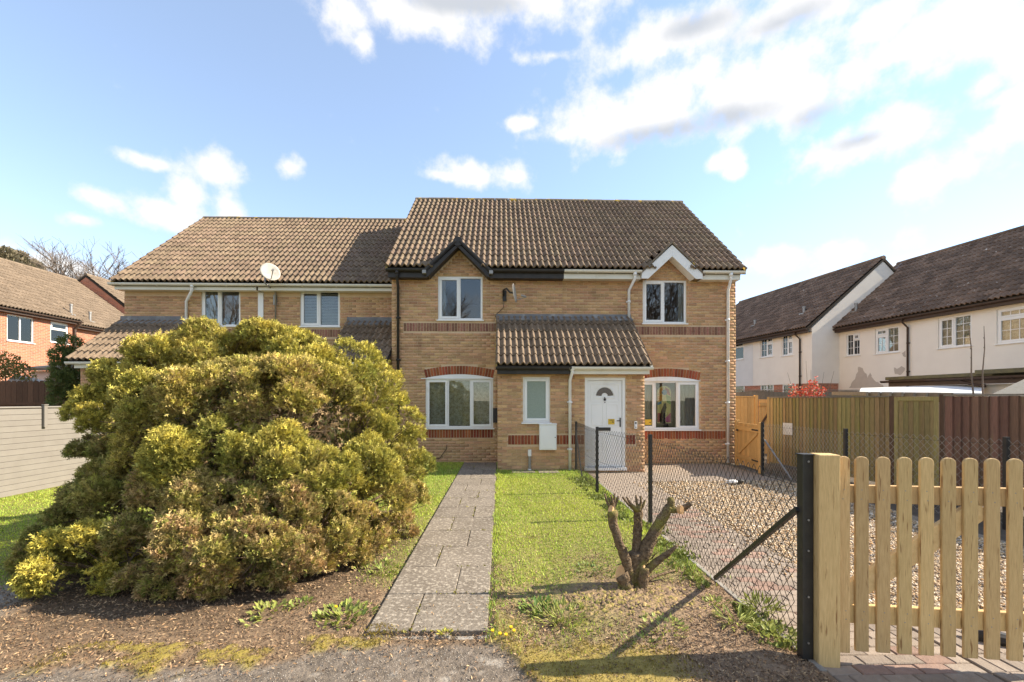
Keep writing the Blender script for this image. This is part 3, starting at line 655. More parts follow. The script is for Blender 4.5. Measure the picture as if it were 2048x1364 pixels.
    bb.prism([(gx - xi + .02, lo_ + .02), (gx, za + .03), (gx + xi - .02, lo_ + .02), (gx + xi - .02, lo_ + .045), (gx, za + .055), (gx - xi + .02, lo_ + .045)], gy + .002, YF - .002)
    bb.build('bargeboard', M_[c], H, bevel=.004)
    gr = MB(); yb2 = EAVE_Y + (GAP_Z - EAVE_Z) / TP + .12
    for s in (-1, 1):
        e = gx + s * (q + .05); ze = zt - (q + .05) * GT; top = zt + .035
        gr.add([(e, gy - .05, ze), (gx, gy - .05, top), (gx, yb2, top), (e, gy + .22, ze), (e, gy - .05, ze + .05), (gx, gy - .05, top + .05), (gx, yb2, top + .05), (e, gy + .22, ze + .05)],
               [(0,1,5,4),(4,5,6,7),(0,3,2,1),(0,4,7,3)] if s < 0 else [(4,5,1,0),(7,6,5,4),(1,2,3,0),(3,7,4,0)])
    gr.build('gable_roof', M_['black'] if left else M_['ridge'], H)
    if left:
        cap = MB(); cap.tube([(gx, gy - .055, zt + .03), (gx, gy + .5, zt + .03)], .118, 18); cap.build('ridge_end_cap', M_['black'], H)
        for s in (-1, 1):
            vt = MB(); vt.beam((gx + s * .05, gy - .045, zt + .05), (gx + s * (q + .06), gy - .045, zt - q * GT + .02), .07, .06, (0, 0, 1)); vt.build('verge_trim', M_['black'], H, bevel=.01)
            MB().box(gx + s * (q + .05) - .05, gx + s * (q + .05) + .05, gy - .09, gy + .05, zt - q * GT - .06, zt - q * GT + .03).build('verge_end_piece', M_['galv'], H, bevel=.01)
    # fascia, soffit, gutters
    fz = EAVE_Z - .05; lo = fz - .21
    segs = [(ra + .06 if left else xa, gx - q + .004), (gx + q - .004, xb if left else rb - .12)]
    for a, e in segs:
        MB().box(a, e, EAVE_Y + .06, EAVE_Y + .085, lo, fz).box(a, e, EAVE_Y + .086, YF - .003, lo + .006, lo + .02).build('fascia', M_[c if left else 'cream'], H, bevel=.003)
        gutter(H, a - .03 if (left and a < 0) else a, e + (.08 if not left and e > 5 else 0), EAVE_Y, fz - .015, c if left else 'cream')
    return wall, roof
wall1, roof1 = semi(H1, XL, XM, XPL, XPM, w1u, w1d, g1x, True)
wall2, roof2 = semi(H2, XM, XR, XPM, XPR, w2u, w2d, g2x, False)
p = at(797, 545, EAVE_Y)
downpipe(H1, [(at(794, 548, EAVE_Y).x, EAVE_Y, 4.98), (at(794, 548, EAVE_Y).x, EAVE_Y, 4.85), (at(797, 560, YF).x, YF - .05, 4.66), (at(797, 560, YF).x, YF - .05, .05)], 'black')
xd = at(1267, 545, EAVE_Y).x
downpipe(H2, [(xd + .04, EAVE_Y, 4.98), (xd + .04, EAVE_Y, 4.84), (xd - .04, YF - .05, 4.6), (xd - .04, YF - .05, 3.8)], 'white')
xd = at(1459, 545, EAVE_Y).x
downpipe(H2, [(xd + .04, EAVE_Y, 4.98), (xd + .04, EAVE_Y, 4.84), (at(1454, 600, YF).x, YF - .05, 4.6), (at(1454, 600, YF).x, YF - .05, .03)], 'white')

# shared lean-to porch, one half to each house
PE_Y, PE_Z, PT_Z = 9.98, 2.50, 3.86
def porch(H, xa, xb, left):
    hole = wp if left else dr
    w = MB(); holed_wall(w, xa, xb, 0, PE_Z + .02, YP + .012, YP + .22, [hole]); xo = xa if left else xb - .2
    w.xprism([(YP + .222, 0), (YF - .001, 0), (YF - .001, PT_Z - .12), (YP + .222, PE_Z + .05)], xo, xo + .2)
    pw = w.build('porch_wall', M_['mortar'], H)
    bz = at(1040, 880, YP).z - .105
    def blocked(xs, z):
        m = np.zeros(len(xs), bool)
        if hole[2] - .005 < z < hole[3] + .008: m |= (xs > hole[0] - .008) & (xs < hole[1] + .008)
        if bz - .005 < z < bz + .22:
            m |= (xs > at(1015, 0, YP).x) if left else ((xs < hole[0]) | (xs < at(1272, 0, YP).x))
        return m
    brick_wall(pw, xa + .002, xb - .002, .02, PE_Z - .13, YP, blocked, M_['brick'], 255, (.8, 0, 0))
    if left: soldier(pw, at(1016, 0, YP).x, xb - .01, bz, YP)
    else:
        soldier(pw, xa + .005, hole[0] - .015, bz, YP); soldier(pw, hole[1] + .015, at(1271, 0, YP).x, bz, YP)
    ra, rb = (xa - .04, xb) if left else (xa, xb + .075)
    cs = math.hypot(YF - PE_Y, PT_Z - PE_Z); v = (0, (YF - PE_Y) / cs, (PT_Z - PE_Z) / cs)
    r = MB(); r.xprism([(PE_Y + .02, PE_Z - .03), (YF - .004, PT_Z - .045), (YF - .004, PT_Z - .12), (PE_Y + .02, PE_Z - .10)], ra + .01, rb - .001)
    roof = r.build('porch_roof', M_['deck'], H)
    tile_roof(roof, (ra, PE_Y - .03, PE_Z - .02), (1, 0, 0), v, rb - ra, cs, 6, 6, M_['porchtile'], nx=16)
    xv = ra - .01 if left else rb - .03
    MB().xprism([(PE_Y - .02, PE_Z - .07), (PE_Y - .02, PE_Z - .005), (YF - .01, PT_Z + .02), (YF - .01, PT_Z - .06)], xv, xv + .045).build('verge_mortar', M_['lichen' if left else 'cream'], roof)
    fl = MB(); nseg = 6
    for k in range(nseg):
        a = ra + (rb - ra) * k / nseg; e = ra + (rb - ra) * (k + 1) / nseg + .03; j = random.uniform(0, .006)
        fl.xprism([(YF - .008 - j, PT_Z + .11), (YF - .003, PT_Z + .11), (YF - .003, PT_Z - .02), (YF - .20, PT_Z - .10), (YF - .21 - j, PT_Z - .065), (YF - .02 - j, PT_Z + .035)], a, min(e, rb if not left else rb))
    fl.build('flashing', M_['lead'], H)
    c = 'black' if left else 'cream'; fz = PE_Z - .045; e = rb - (.0 if left else .03)
    MB().box(ra + .03, e, PE_Y + .055, PE_Y + .078, fz - .16, fz).box(ra + .03, e, PE_Y + .079, YP - .003, fz - .155, fz - .14).build('porch_fascia', M_[c], H, bevel=.003)
    gutter(H, ra if left else ra - .06, rb if left else rb + .03, PE_Y, fz - .012, c, 'porch_gutter')
    return pw
pw1 = porch(H1, XPL, XPM, True); pw2 = porch(H2, XPM, XPR, False)
window(H1, *wp, YP, [(1, 1, None)], glass='frost', label='small frosted porch window')
xd = at(1143, 760, PE_Y).x
downpipe(H2, [(xd + .02, PE_Y, PE_Z - .06), (xd + .02, PE_Y, PE_Z - .16), (xd, YP - .05, PE_Z - .34), (xd, YP - .05, .05)], 'white')

# front door
def door():
    x0, x1, z0, z1 = dr; f = .07; y = YP + .02
    w = MB(); w.box(x0, x0 + f, y, y + .09, z0, z1).box(x1 - f, x1, y, y + .09, z0, z1).box(x0 + f, x1 - f, y, y + .09, z1 - f, z1)
    D = w.build('front_door', M_['white'], H2, bevel=.005); D['label'] = 'white panelled front door with a fan-shaped light'
    l, r, lo, hi = x0 + f + .006, x1 - f - .006, z0 + .03, z1 - f - .006; yl = y + .02
    m = MB(); m.box(l, r, yl, yl + .05, lo, hi)
    P = lambda px, py: at(px, py, YP)
    fx, fz = P(1210, 792).x, P(1210, 792).z; ro, ri = P(1227, 792).x - fx, .075
    def arc(r0, r1, a0, a1, n=14): return [(fx + r1 * math.cos(a0 + (a1 - a0) * k / n), fz + r1 * math.sin(a0 + (a1 - a0) * k / n)) for k in range(n + 1)] + [(fx + r0 * math.cos(a1 - (a1 - a0) * k / n), fz + r0 * math.sin(a1 - (a1 - a0) * k / n)) for k in range(n + 1)]
    m.prism(arc(ro + .012, ro + .055, 0, math.pi), yl - .014, yl - .001)
    m.box(fx - ro - .055, fx + ro + .055, yl - .013, yl - .0015, fz - .05, fz - .02)
    def panel(a, b_, c, d): t = .022; m.box(a, b_, yl - .009, yl - .001, d - t, d).box(a, b_, yl - .009, yl - .001, c, c + t).box(a, a + t, yl - .009, yl - .001, c + t, d - t).box(b_ - t, b_, yl - .009, yl - .001, c + t, d - t)
    cx = (l + r) / 2; panel(l + .09, cx - .035, P(0, 853).z, P(0, 808).z); panel(cx + .035, r - .09, P(0, 853).z, P(0, 808).z); panel(l + .09, cx - .035, lo + .12, P(0, 872).z); panel(cx + .035, r - .09, lo + .12, P(0, 872).z); panel(l + .06, r - .06, P(0, 804).z, hi - .07)
    leaf = m.build('door_leaf', M_['white'], D, bevel=.003)
    MB().prism(arc(ri, ro, 0.06, math.pi - .06), yl - .012, yl - .002).build('fanlight', M_['glass_dark'], D)
    k = MB(); k.ico((fx, yl - .03, P(0, 799).z), .03, 2, (1, .7, 1.1)).tube([(fx, yl - .02, P(0, 794).z), (fx, yl - .025, P(0, 799).z)], .011, 8).ico((fx, yl - .03, P(0, 805).z), .014, 1); k.smooth = True; k.build('knocker', M_['black'], D)
    hx = P(1241, 0).x; h = MB(); h.box(hx - .012, hx + .016, yl - .012, yl - .001, P(0, 856).z, P(0, 837).z).tube([(hx, yl - .02, P(0, 843).z), (hx, yl - .055, P(0, 843).z), (hx - .09, yl - .055, P(0, 843).z)], .011, 8); h.build('handle', M_['black'], D)
    MB().box(P(1198, 0).x, P(1222, 0).x, yl - .012, yl - .001, P(0, 864).z, P(0, 857).z).build('letter_plate', M_['black'], D, bevel=.003)
    MB().box(x0 - .02, x1 + .02, YP - .06, y + .09, z0 - .045, z0 + .02).build('threshold', M_['white'], D, bevel=.004)
    s = MB(); a = P(1217, 850); b_ = P(1230, 838); s.box(a.x, b_.x, yl - .004, yl - .0015, a.z, b_.z); st = s.build('sticker', M_['yellow']); tag(st, 'square yellow notice stuck on the white front door', 'sticker', 'yellow notices')
    s = MB(); s.box(a.x + .025, b_.x - .02, yl - .0052, yl - .0043, b_.z - .035, b_.z - .022).add([(b_.x - .075, yl - .005, a.z + .07), (b_.x - .02, yl - .005, a.z + .045), (b_.x - .03, yl - .005, a.z + .085)], [(0, 1, 2)]); s.build('print', M_['black'], st)
M_['glass_dark'] = mat('dark_leaded_glass', (.03,.022,.022), (.075,.05,.05), 40, .12, spec=.6)
door()
# step in front of the door is the paving itself; small fittings on the walls
P = lambda px, py, Y=YP: at(px, py, Y)
m = MB(); a, b_ = P(1078, 899), P(1112, 849); m.box(a.x, b_.x, YP - .12, YP - .001, a.z, b_.z); mb_ = m.build('meter_cabinet', M_['white'], H1, bevel=.008)
m = MB(); m.box(a.x + .02, b_.x - .02, YP - .128, YP - .121, a.z + .025, b_.z - .035); m.build('cabinet_door', M_['white'], mb_, bevel=.003)
MB().box(a.x - .006, b_.x + .006, YP - .135, YP - .0015, b_.z + .001, b_.z + .03).build('cabinet_lid', M_['white'], mb_, bevel=.004)
k = MB(); k.disc((b_.x - .035, YP - .131, (a.z + b_.z) / 2), (0, 1, 0), .012); k.build('lock', M_['black'], mb_)
t = MB(); xq = P(1059, 0).x; t.tube([(xq, YP - .05, .04), (xq, YP - .05, P(0, 912).z)], .032, 10); wp_ = t.build('waste_pipe', M_['galv'], H1)
t = MB(); t.tube([(xq, YP - .05, P(0, 915).z), (xq, YP - .05, P(0, 902).z)], .042, 12); t.build('pipe_collar', M_['white'], wp_)
t = MB(); t.tube([P(1059, 948) + Vector((0, -.05, 0)), P(1059, 937) + Vector((0, -.05, 0))], .042, 12); t.build('pipe_collar', M_['white'], wp_)
a, b_ = P(986, 845, YF), P(997, 816, YF); MB().box(a.x, XPL - .012, YF - .09, YF - .001, a.z, b_.z).build('junction_box', M_['black'], H1, bevel=.005)
t = MB(); cp = [(853, 856), (850, 895), (848, 915), (880, 917), (884, 910), (893, 898), (894, 889)]; t.tube([P(x, y, YF) + Vector((0, -.012, 0)) for x, y in cp[2:]], .009, 6); t.build('cable', M_['brown'], H1)
# doorbell
bq = P(1271, 850); s = MB(); s.box(bq.x - .032, bq.x + .032, YP - .028, YP - .001, bq.z - .085, bq.z + .085); bell = tag(s.build('doorbell', M_['white'], bevel=.006), 'small white video doorbell on the brick beside the front door', 'doorbell')
k = MB(); k.box(bq.x - .02, bq.x + .02, YP - .030, YP - .0285, bq.z + .03, bq.z + .07); k.disc((bq.x, YP - .03, bq.z - .05), (0, 1, 0), .014, 12, 1, .004); k.build('lens', M_['black'], bell)
# cover slabs by the wall
s = MB(); s.box(.26, .78, 9.83, 10.15, -.02, LZ + .018); tag(s.build('drain_cover', M_['slab'], bevel=.008), 'grey concrete slab set in the grass under the meter cabinet', 'drain cover', 'slabs in the grass')
s = MB(); s.box(.86, 1.32, 9.80, 10.12, -.02, LZ + .02); tag(s.build('drain_cover', M_['slab'], bevel=.008), 'grey concrete slab in the grass beside the white downpipe', 'drain cover', 'slabs in the grass')

# what hangs behind the glass
def drape(name, x0, x1, z0, z1, y, m, label, amp=.03, per=.11, group=None, cat='curtain'):
    n = max(8, int((x1 - x0) / .012)); xs = np.linspace(x0, x1, n + 1); ph = random.uniform(0, 6)
    yy = y + amp * np.sin(xs / per * 2 * np.pi + ph) * (.6 + .4 * np.sin(xs * 5 + ph))
    V = np.concatenate([np.stack([xs, yy, np.full_like(xs, z0)], 1), np.stack([xs, yy, np.full_like(xs, z1)], 1), np.stack([xs, yy + .004, np.full_like(xs, z0)], 1), np.stack([xs, yy + .004, np.full_like(xs, z1)], 1)])
    q = [(i, i + 1, i + 2 + n, i + 1 + n) for i in range(n)] + [(2 * (n + 1) + i + n + 1, 2 * (n + 1) + i + n + 2, 2 * (n + 1) + i + 1, 2 * (n + 1) + i) for i in range(n)]
    return tag(nmesh(name, V, np.array(q), M_[m], smooth=True), label, cat, group)
drape('net_curtain', w1d[0] + .04, w1d[1] - .04, w1d[2] + .05, w1d[3] - .05, YF + .135, 'net', 'patterned net curtain across the wide window beside the path', .012, .16, cat='net curtain')
drape('curtain', w1u[0] + .03, w1u[0] + .18, w1u[2] + .03, w1u[3] - .04, YF + .16, 'curtain', 'pale curtain at the left edge of the upstairs window under the black-trimmed gable')
drape('curtain', w2u[1] - .16, w2u[1] - .03, w2u[2] + .03, w2u[3] - .04, YF + .16, 'curtain', 'pale curtain at the edge of the upstairs window under the white-trimmed gable')
drape('curtain', w2d[1] - .58, w2d[1] - .04, w2d[2] + .04, w2d[3] - .04, YF + .16, 'curtain', 'pale pleated curtain in the window with the cat sun-catcher')
drape('curtain', w2d[0] + .05, w2d[0] + .52, w2d[2] + .04, w2d[3] - .04, YF + .16, 'curtain', 'pale curtain behind the yellow notice beside the porch corner')
def sun_catcher():
    a, b_ = at(1314, 850, YF), at(1348, 768, YF); x0, x1, z0, z1 = a.x, b_.x, a.z, b_.z; cx = (x0 + x1) / 2; hw = (x1 - x0) / 2; y = YF + .105
    n = 12; arch = [(x0, z0), (x1, z0)] + [(cx + hw * math.cos(math.pi * k / n), z1 - hw * .95 + hw * .95 * math.sin(math.pi * k / n)) for k in range(n + 1)]
    C = tag(MB().prism(arch, y, y + .008).build('sun_catcher', M_['sc_rim']), 'arched stained-glass panel with a black sitting cat hung in the window', 'sun-catcher')
    def piece(nm, poly, m, k): MB().prism(poly, y - .003 * k - .002, y - .003 * k).build(nm, M_[m], C)
    X = lambda u: cx + u * hw
    Z = lambda t: z0 + (z1 - z0) * t
    inn = [(X(-.8), Z(.04)), (X(.8), Z(.04))] + [(cx + hw * .8 * math.cos(math.pi * k / n), z1 - hw * .95 + hw * .75 * math.sin(math.pi * k / n)) for k in range(n + 1)]
    piece('glass_field', inn, 'sc_yellow', 1)
    for nm, poly, m in (('glass_piece', [(X(-.78), Z(.72)), (X(-.2), Z(.78)), (X(-.1), Z(.93)), (X(-.5), Z(.88))], 'sc_orange'), ('glass_piece', [(X(.2), Z(.78)), (X(.78), Z(.70)), (X(.55), Z(.87)), (X(.1), Z(.93))], 'sc_red'), ('glass_piece', [(X(-.78), Z(.56)), (X(-.25), Z(.60)), (X(-.2), Z(.76)), (X(-.78), Z(.70))], 'sc_orange'),
                        ('glass_piece', [(X(.3), Z(.55)), (X(.78), Z(.5)), (X(.78), Z(.69)), (X(.2), Z(.76))], 'sc_green'), ('glass_piece', [(X(-.78), Z(.48)), (X(-.3), Z(.52)), (X(-.3), Z(.585)), (X(-.78), Z(.55))], 'sc_blue'), ('glass_piece', [(X(.2), Z(.06)), (X(.78), Z(.06)), (X(.78), Z(.30)), (X(.1), Z(.16))], 'sc_pink'), ('glass_piece', [(X(-.78), Z(.06)), (X(-.3), Z(.06)), (X(-.4), Z(.28)), (X(-.78), Z(.3))], 'sc_red')): piece(nm, poly, m, 2)
    piece('balloon', [(X(.02) + hw * .3 * math.cos(k * .5236), Z(.80) + hw * .34 * math.sin(k * .5236)) for k in range(12)], 'sc_blue', 3)
    piece('cat_shape', [(X(-.45), Z(.03)), (X(.2), Z(.03)), (X(.1), Z(.13)), (X(.14), Z(.28)), (X(.2), Z(.38)), (X(.3), Z(.42)), (X(.22), Z(.49)), (X(.16), Z(.55)), (X(.08), Z(.505)), (X(-.02), Z(.55)), (X(-.1), Z(.47)), (X(-.3), Z(.38)), (X(-.5), Z(.22)), (X(-.55), Z(.1))], 'sc_black', 4)
M_['sc_black'] = mat('black_glass_paint', (.006,.005,.005), rough=.9, spec=.0)
for nm, c in (('sc_rim', (.10,.07,.06)), ('sc_yellow', (.55,.45,.16)), ('sc_orange', (.55,.24,.05)), ('sc_red', (.32,.05,.05)), ('sc_green', (.18,.28,.08)), ('sc_blue', (.08,.19,.27)), ('sc_pink', (.42,.10,.18))): M_[nm] = mat(nm, tuple(min(.9, q * 1.5) for q in c), rough=.7, spec=.1)
sun_catcher()
a, b_ = at(1291, 850, YF), at(1304, 839, YF); s = MB(); s.box(a.x, b_.x, YF + .04, YF + .043, a.z, b_.z); st = tag(s.build('sticker', M_['yellow']), 'yellow notice inside the window corner next to the porch wall', 'sticker', 'yellow notices')
s = MB(); s.add([(b_.x - .07, YF + .039, a.z + .07), (b_.x - .015, YF + .039, a.z + .045), (b_.x - .025, YF + .039, a.z + .085)], [(0, 1, 2)]); s.build('print', M_['black'], st)
fp = at(1364, 846, YF); fl = thing('potted_flower', (fp.x, YF + .16, fp.z - .02), 'tiny white flower spray in a dark pot on the windowsill', 'flower pot')
MB().tube([(fp.x, YF + .16, fp.z - .02), (fp.x, YF + .16, fp.z + .05)], [.03, .04], 10).build('pot', M_['black'], fl)
t = MB()
for k in range(5): t.tube([(fp.x, YF + .16, fp.z + .04), (fp.x + random.uniform(-.03, .03), YF + .15, fp.z + .1 + .02 * k)], .003, 5).ico((fp.x + random.uniform(-.035, .02), YF + .145, fp.z + .1 + .02 * k), .013, 1)
t.build('blossom', M_['white'], fl)

# ------------------------------------------------------------------ terrace set back on the left
YB, BE_Y, BR_Y, BE_Z = 12.80, 12.48, 16.35, 5.0; XA, XB, XC = -10.70, -6.86, -2.87
BR_Z = BE_Z + (BR_Y - BE_Y) * TP * .985
T1 = thing('brick_house', ((XA + XB) / 2, YB, 0), 'end terrace house of buff brick behind the big conifer, with its own tiled porch', 'house', group='terrace behind the conifer')
T2 = thing('brick_house', ((XB + XC) / 2, YB, 0), 'mid terrace house of buff brick with slatted blinds upstairs, its roof half in shadow', 'house', group='terrace behind the conifer')
tw1 = rect((402, 576), (480, 652), YB); tw2 = rect((600, 580), (679, 653), YB)
TPE = 11.25
def terrace(H, xa, xb, up, pa, pb, left, dish=False):
    w = MB(); holed_wall(w, xa, xb, 0, BE_Z - .05, YB + .012, YB + .26, [up]); yb = 2 * BR_Y - BE_Y - .3
    w.box(xa, xa + .2, YB + .262, yb, 0, BE_Z - .05).box(xb - .1, xb, YB + .262, yb, 0, BE_Z - .05).box(xa, xb, yb, yb + .25, 0, BE_Z - .05)
    if left: w.xprism([(YB + .02, BE_Z - .05), (yb, BE_Z - .05), (BR_Y, BR_Z - .12)], xa, xa + .2)
    wall = w.build('wall', M_['mortar'], H)
    MB().box(xa + .3, xb - .15, YB + .27, yb - .02, 2.35, 2.55).box(xa + .3, xb - .15, YB + 3, YB + 3.1, 2.56, 4.9).build('interior', M_['inside'], H)
    def blocked(xs, z):
        m = np.zeros(len(xs), bool)
        if up[2] - .005 < z < up[3] + .008: m |= (xs > up[0] - .008) & (xs < up[1] + .008)
        if up[2] - .31 < z < up[2] - .05: m |= (xs > xa + .3) & (xs < xb - .1)
        m |= (xs > pa - .01) & (xs < pb + .01) & (z < 2.6)
        return m
    brick_wall(wall, xa + .002, xb - .002, .02, BE_Z - .27, YB, blocked, M_['brick'], 200, ((xa + xb) / 2, 0, 4.0))
    soldier(wall, xa + .31, xb - .11, up[2] - .30, YB, m='oldred')
    window(H, *up, YB, [(.48, 1, None), (.52, 0, None)])
    ra, rb = (xa - .1, xb) if left else (xa, xb)
    r = MB(); th = .1
    r.xprism([(BE_Y + .02, BE_Z - .03), (BR_Y, BR_Z - .03), (2 * BR_Y - BE_Y, BE_Z - .03), (2 * BR_Y - BE_Y, BE_Z - .13), (BR_Y, BR_Z - .13), (BE_Y + .02, BE_Z - .13)], ra + .01, rb - .001)
    roof = r.build('roof', M_['deck'], H); L = math.hypot(BR_Y - BE_Y, BR_Z - BE_Z); v = (0, (BR_Y - BE_Y) / L, (BR_Z - BE_Z) / L)
    tile_roof(roof, (ra, BE_Y - .03, BE_Z - .025), (1, 0, 0), v, rb - ra, L, 13, 15, M_['tile'])
    MB().xprism([(2 * BR_Y - BE_Y + .03, BE_Z - .02), (BR_Y + .05, BR_Z - .01), (BR_Y + .05, BR_Z - .06), (2 * BR_Y - BE_Y + .03, BE_Z - .06)], ra, rb).build('rear_slope', M_['tile'], roof)
    n = 9; rl = (rb - ra) / n; me = bpy.data.meshes.new('ridge_tile'); t = MB(); t.xprism([(.13 * math.cos(math.pi * k / 8), .13 * math.sin(math.pi * k / 8) * .8) for k in range(9)] + [(-.10, -.05), (.10, -.05)], .006, rl - .006); me.from_pydata(t.v, [], t.f); me.materials.append(M_['ridge'])
    for k in range(n): inst('ridge_tile', me, roof, Matrix.Translation((ra + k * rl, BR_Y, BR_Z - .02 + random.uniform(-.006, .006))))
    if left: MB().xprism([(BE_Y - .02, BE_Z - .075), (BE_Y - .02, BE_Z - .012), (BR_Y, BR_Z + .012), (BR_Y, BR_Z - .06)], ra + .012, ra + .07).build('verge_mortar', M_['lichen'], roof)
    fz = BE_Z - .05
    MB().box(ra + .05, rb, BE_Y + .06, BE_Y + .085, fz - .17, fz).box(ra + .05, rb, BE_Y + .086, YB - .003, fz - .164, fz - .15).build('fascia', M_['cream'], H, bevel=.003)
    gutter(H, ra - (.05 if left else 0), rb - .002, BE_Y, fz - .015, 'cream')
    # porch
    w = MB(); w.box(pa, pb, TPE + .25, YB - .002, 0, 2.6); ph = w.build('porch_wall', M_['mortar'], H)
    dx = at(215, 0, TPE).x if left else 99
    brick_wall(ph, pa + .002, pb - .002, .02, 2.56, TPE + .238, lambda xs, z: (xs > dx - .4) & (z < 2.1) if left else xs > 99, M_['brick'], 40, (pb, 0, 0))
    ra, rb = pa - .1, pb + (.08 if left else 0.0); ez, tz = 2.70, 3.93; cs = math.hypot(YB - TPE, tz - ez)
    r = MB(); r.xprism([(TPE + .02, ez - .03), (YB - .004, tz - .045), (YB - .004, tz - .12), (TPE + .02, ez - .1)], ra + .01, rb - .001); pr = r.build('porch_roof', M_['deck'], H)
    tile_roof(pr, (ra, TPE - .03, ez - .02), (1, 0, 0), (0, (YB - TPE) / cs, (tz - ez) / cs), rb - ra, cs, 6 if left else 5, 6, M_['porchtile'])
    MB().xprism([(TPE - .02, ez - .06), (TPE - .02, ez + .01), (YB - .01, tz + .03), (YB - .01, tz - .05)], rb - .05 if left else ra, rb - .005 if left else ra + .04).build('verge_mortar', M_['lichen'], pr)
    MB().xprism([(YB - .008, tz + .16), (YB - .003, tz + .16), (YB - .003, tz - .02), (YB - .2, tz - .1), (YB - .21, tz - .06), (YB - .02, tz + .035)], ra, rb).build('flashing', M_['lead'], H)
    MB().box(ra + .12, rb, TPE + .055, TPE + .078, ez - .2, ez - .045).box(ra + .12, rb, TPE + .079, TPE + .237, ez - .19, ez - .175).build('porch_fascia', M_['cream'], H)
    gutter(H, ra - .02, rb, TPE, ez - .06, 'cream', 'porch_gutter')
    if left: MB().box(dx - .38, dx + .4, TPE + .2, TPE + .249, .1, 2.08).build('front_door', M_['white'], H, bevel=.006)
    return wall
terrace(T1, XA, XB, tw1, XA, -9.05, True)
terrace(T2, XB, XC, tw2, -4.32, XC - .002, False)
MB().box(XB - .075, XB + .075, YB - .035, YB - .003, 2.4, BE_Z - .225).build('party_strip', M_['white'], T1, bevel=.004)
xd = at(381, 570, BE_Y).x
downpipe(T1, [(xd + .04, BE_Y, 4.9), (xd + .04, BE_Y, 4.76), (at(375, 600, YB).x, YB - .05, 4.5), (at(375, 600, YB).x, YB - .05, 3.5)], 'white')
drape('curtain', tw1[0] + .1, tw1[0] + .3, tw1[2] + .03, tw1[3] - .04, YB + .16, 'curtain', 'pale curtain in the end terrace window next to the white downpipe')
bl = thing('window_blind', ((tw2[0] + tw2[1]) / 2, YB + .15, tw2[2]), 'white slatted blind behind the mid terrace window', 'blind')
n = 22
for k in range(n):
    zz = tw2[2] + .06 + (tw2[3] - tw2[2] - .12) * k / (n - 1)
    s = MB(); s.add([(tw2[0] + .05, YB + .12, zz - .012), (tw2[1] - .05, YB + .12, zz - .012), (tw2[1] - .05, YB + .15, zz + .014), (tw2[0] + .05, YB + .15, zz + .014), (tw2[0] + .05, YB + .122, zz - .009), (tw2[1] - .05, YB + .122, zz - .009), (tw2[1] - .05, YB + .152, zz + .017), (tw2[0] + .05, YB + .152, zz + .017)], [(0,1,2,3),(7,6,5,4),(0,4,5,1),(1,5,6,2),(2,6,7,3),(3,7,4,0)]); s.build('slat', M_['blind'], bl)

# satellite dishes
def dish(name_at, normal, r, label, arm, wallpt, m='dishgrey', sq=1.15, mm='galv'):
    c = Vector(name_at); n = Vector(normal).normalized(); D = thing('satellite_dish', tuple(wallpt), label, 'satellite dish', group='satellite dishes')
    up = Vector((0, 0, 1)); a = up.cross(n).normalized(); b2 = n.cross(a); V, Fc = [tuple(c - n * r * .18)], []
    for j in range(1, 6):
        for k in range(24):
            t = k * math.pi / 12; q = j / 5; V.append(tuple(c + a * math.cos(t) * r * q + b2 * math.sin(t) * r * q * sq - n * r * .18 * (1 - q * q)))
    for k in range(24): Fc.append((0, 1 + k, 1 + (k + 1) % 24))
    for j in range(4):
        for k in range(24): Fc.append((1 + j * 24 + k, 1 + (j + 1) * 24 + k, 1 + (j + 1) * 24 + (k + 1) % 24, 1 + j * 24 + (k + 1) % 24))
    me = MB(); me.add(V, Fc); me.smooth = True; d = me.build('dish', M_[m], D); s = d.modifiers.new('thickness', 'SOLIDIFY'); s.thickness = .012
    f = c + n * r * 1.15 - b2 * r * .75; t = MB(); t.tube([c - b2 * r * .95, f], .012, 8); t.build('feed_arm', M_['galv'], D)
    t = MB(); t.tube([f + n * .04, f - (n - b2 * .8).normalized() * .10], .028, 10); t.build('receiver', M_['galv'], D)
    t = MB(); t.tube(arm, .022, 8); t.smooth = True; t.build('mount', M_[mm], D)
    w = Vector(wallpt); MB().box(w.x - .05, w.x + .05, w.y - .03, w.y - .002, w.z - .14, w.z + .14).build('wall_plate', M_[mm], D)
    return D
yq = BE_Y - .25; c = at(541, 543, yq)
wpt = at(551, 600, YB)
dish(c, (.55, -.72, .42), .25, 'pale satellite dish tilted skyward on a pole above the terrace gutter', [at(530, 556, yq + .1), at(530, 566, yq), at(538, 574, YB - .3), at(549, 580, YB - .12), at(551, 585, YB - .06), at(551, 655, YB - .05)], wpt)
t = MB(); 
c = at(1030, 586, YF - .42); wpt = at(1009, 592, YF)
dish(c, (.93, -.22, .12), .20, 'small satellite dish seen edge-on on the brick wall above the porch roof', [at(1007, 592, YF - .03), at(1007, 580, YF - .1), at(1013, 577, YF - .3), at(1020, 585, YF - .42), at(1027, 586, YF - .42)], wpt, sq=1.2, mm='black')
t = MB(); t.tube([at(1008, 598, YF - .02), at(1007, 615, YF - .012), at(998, 624, YF - .012), at(990, 630, YF - .012), at(994, 640, YF - .012)], .007, 6); t.build('aerial_cable', M_['black'], H1)
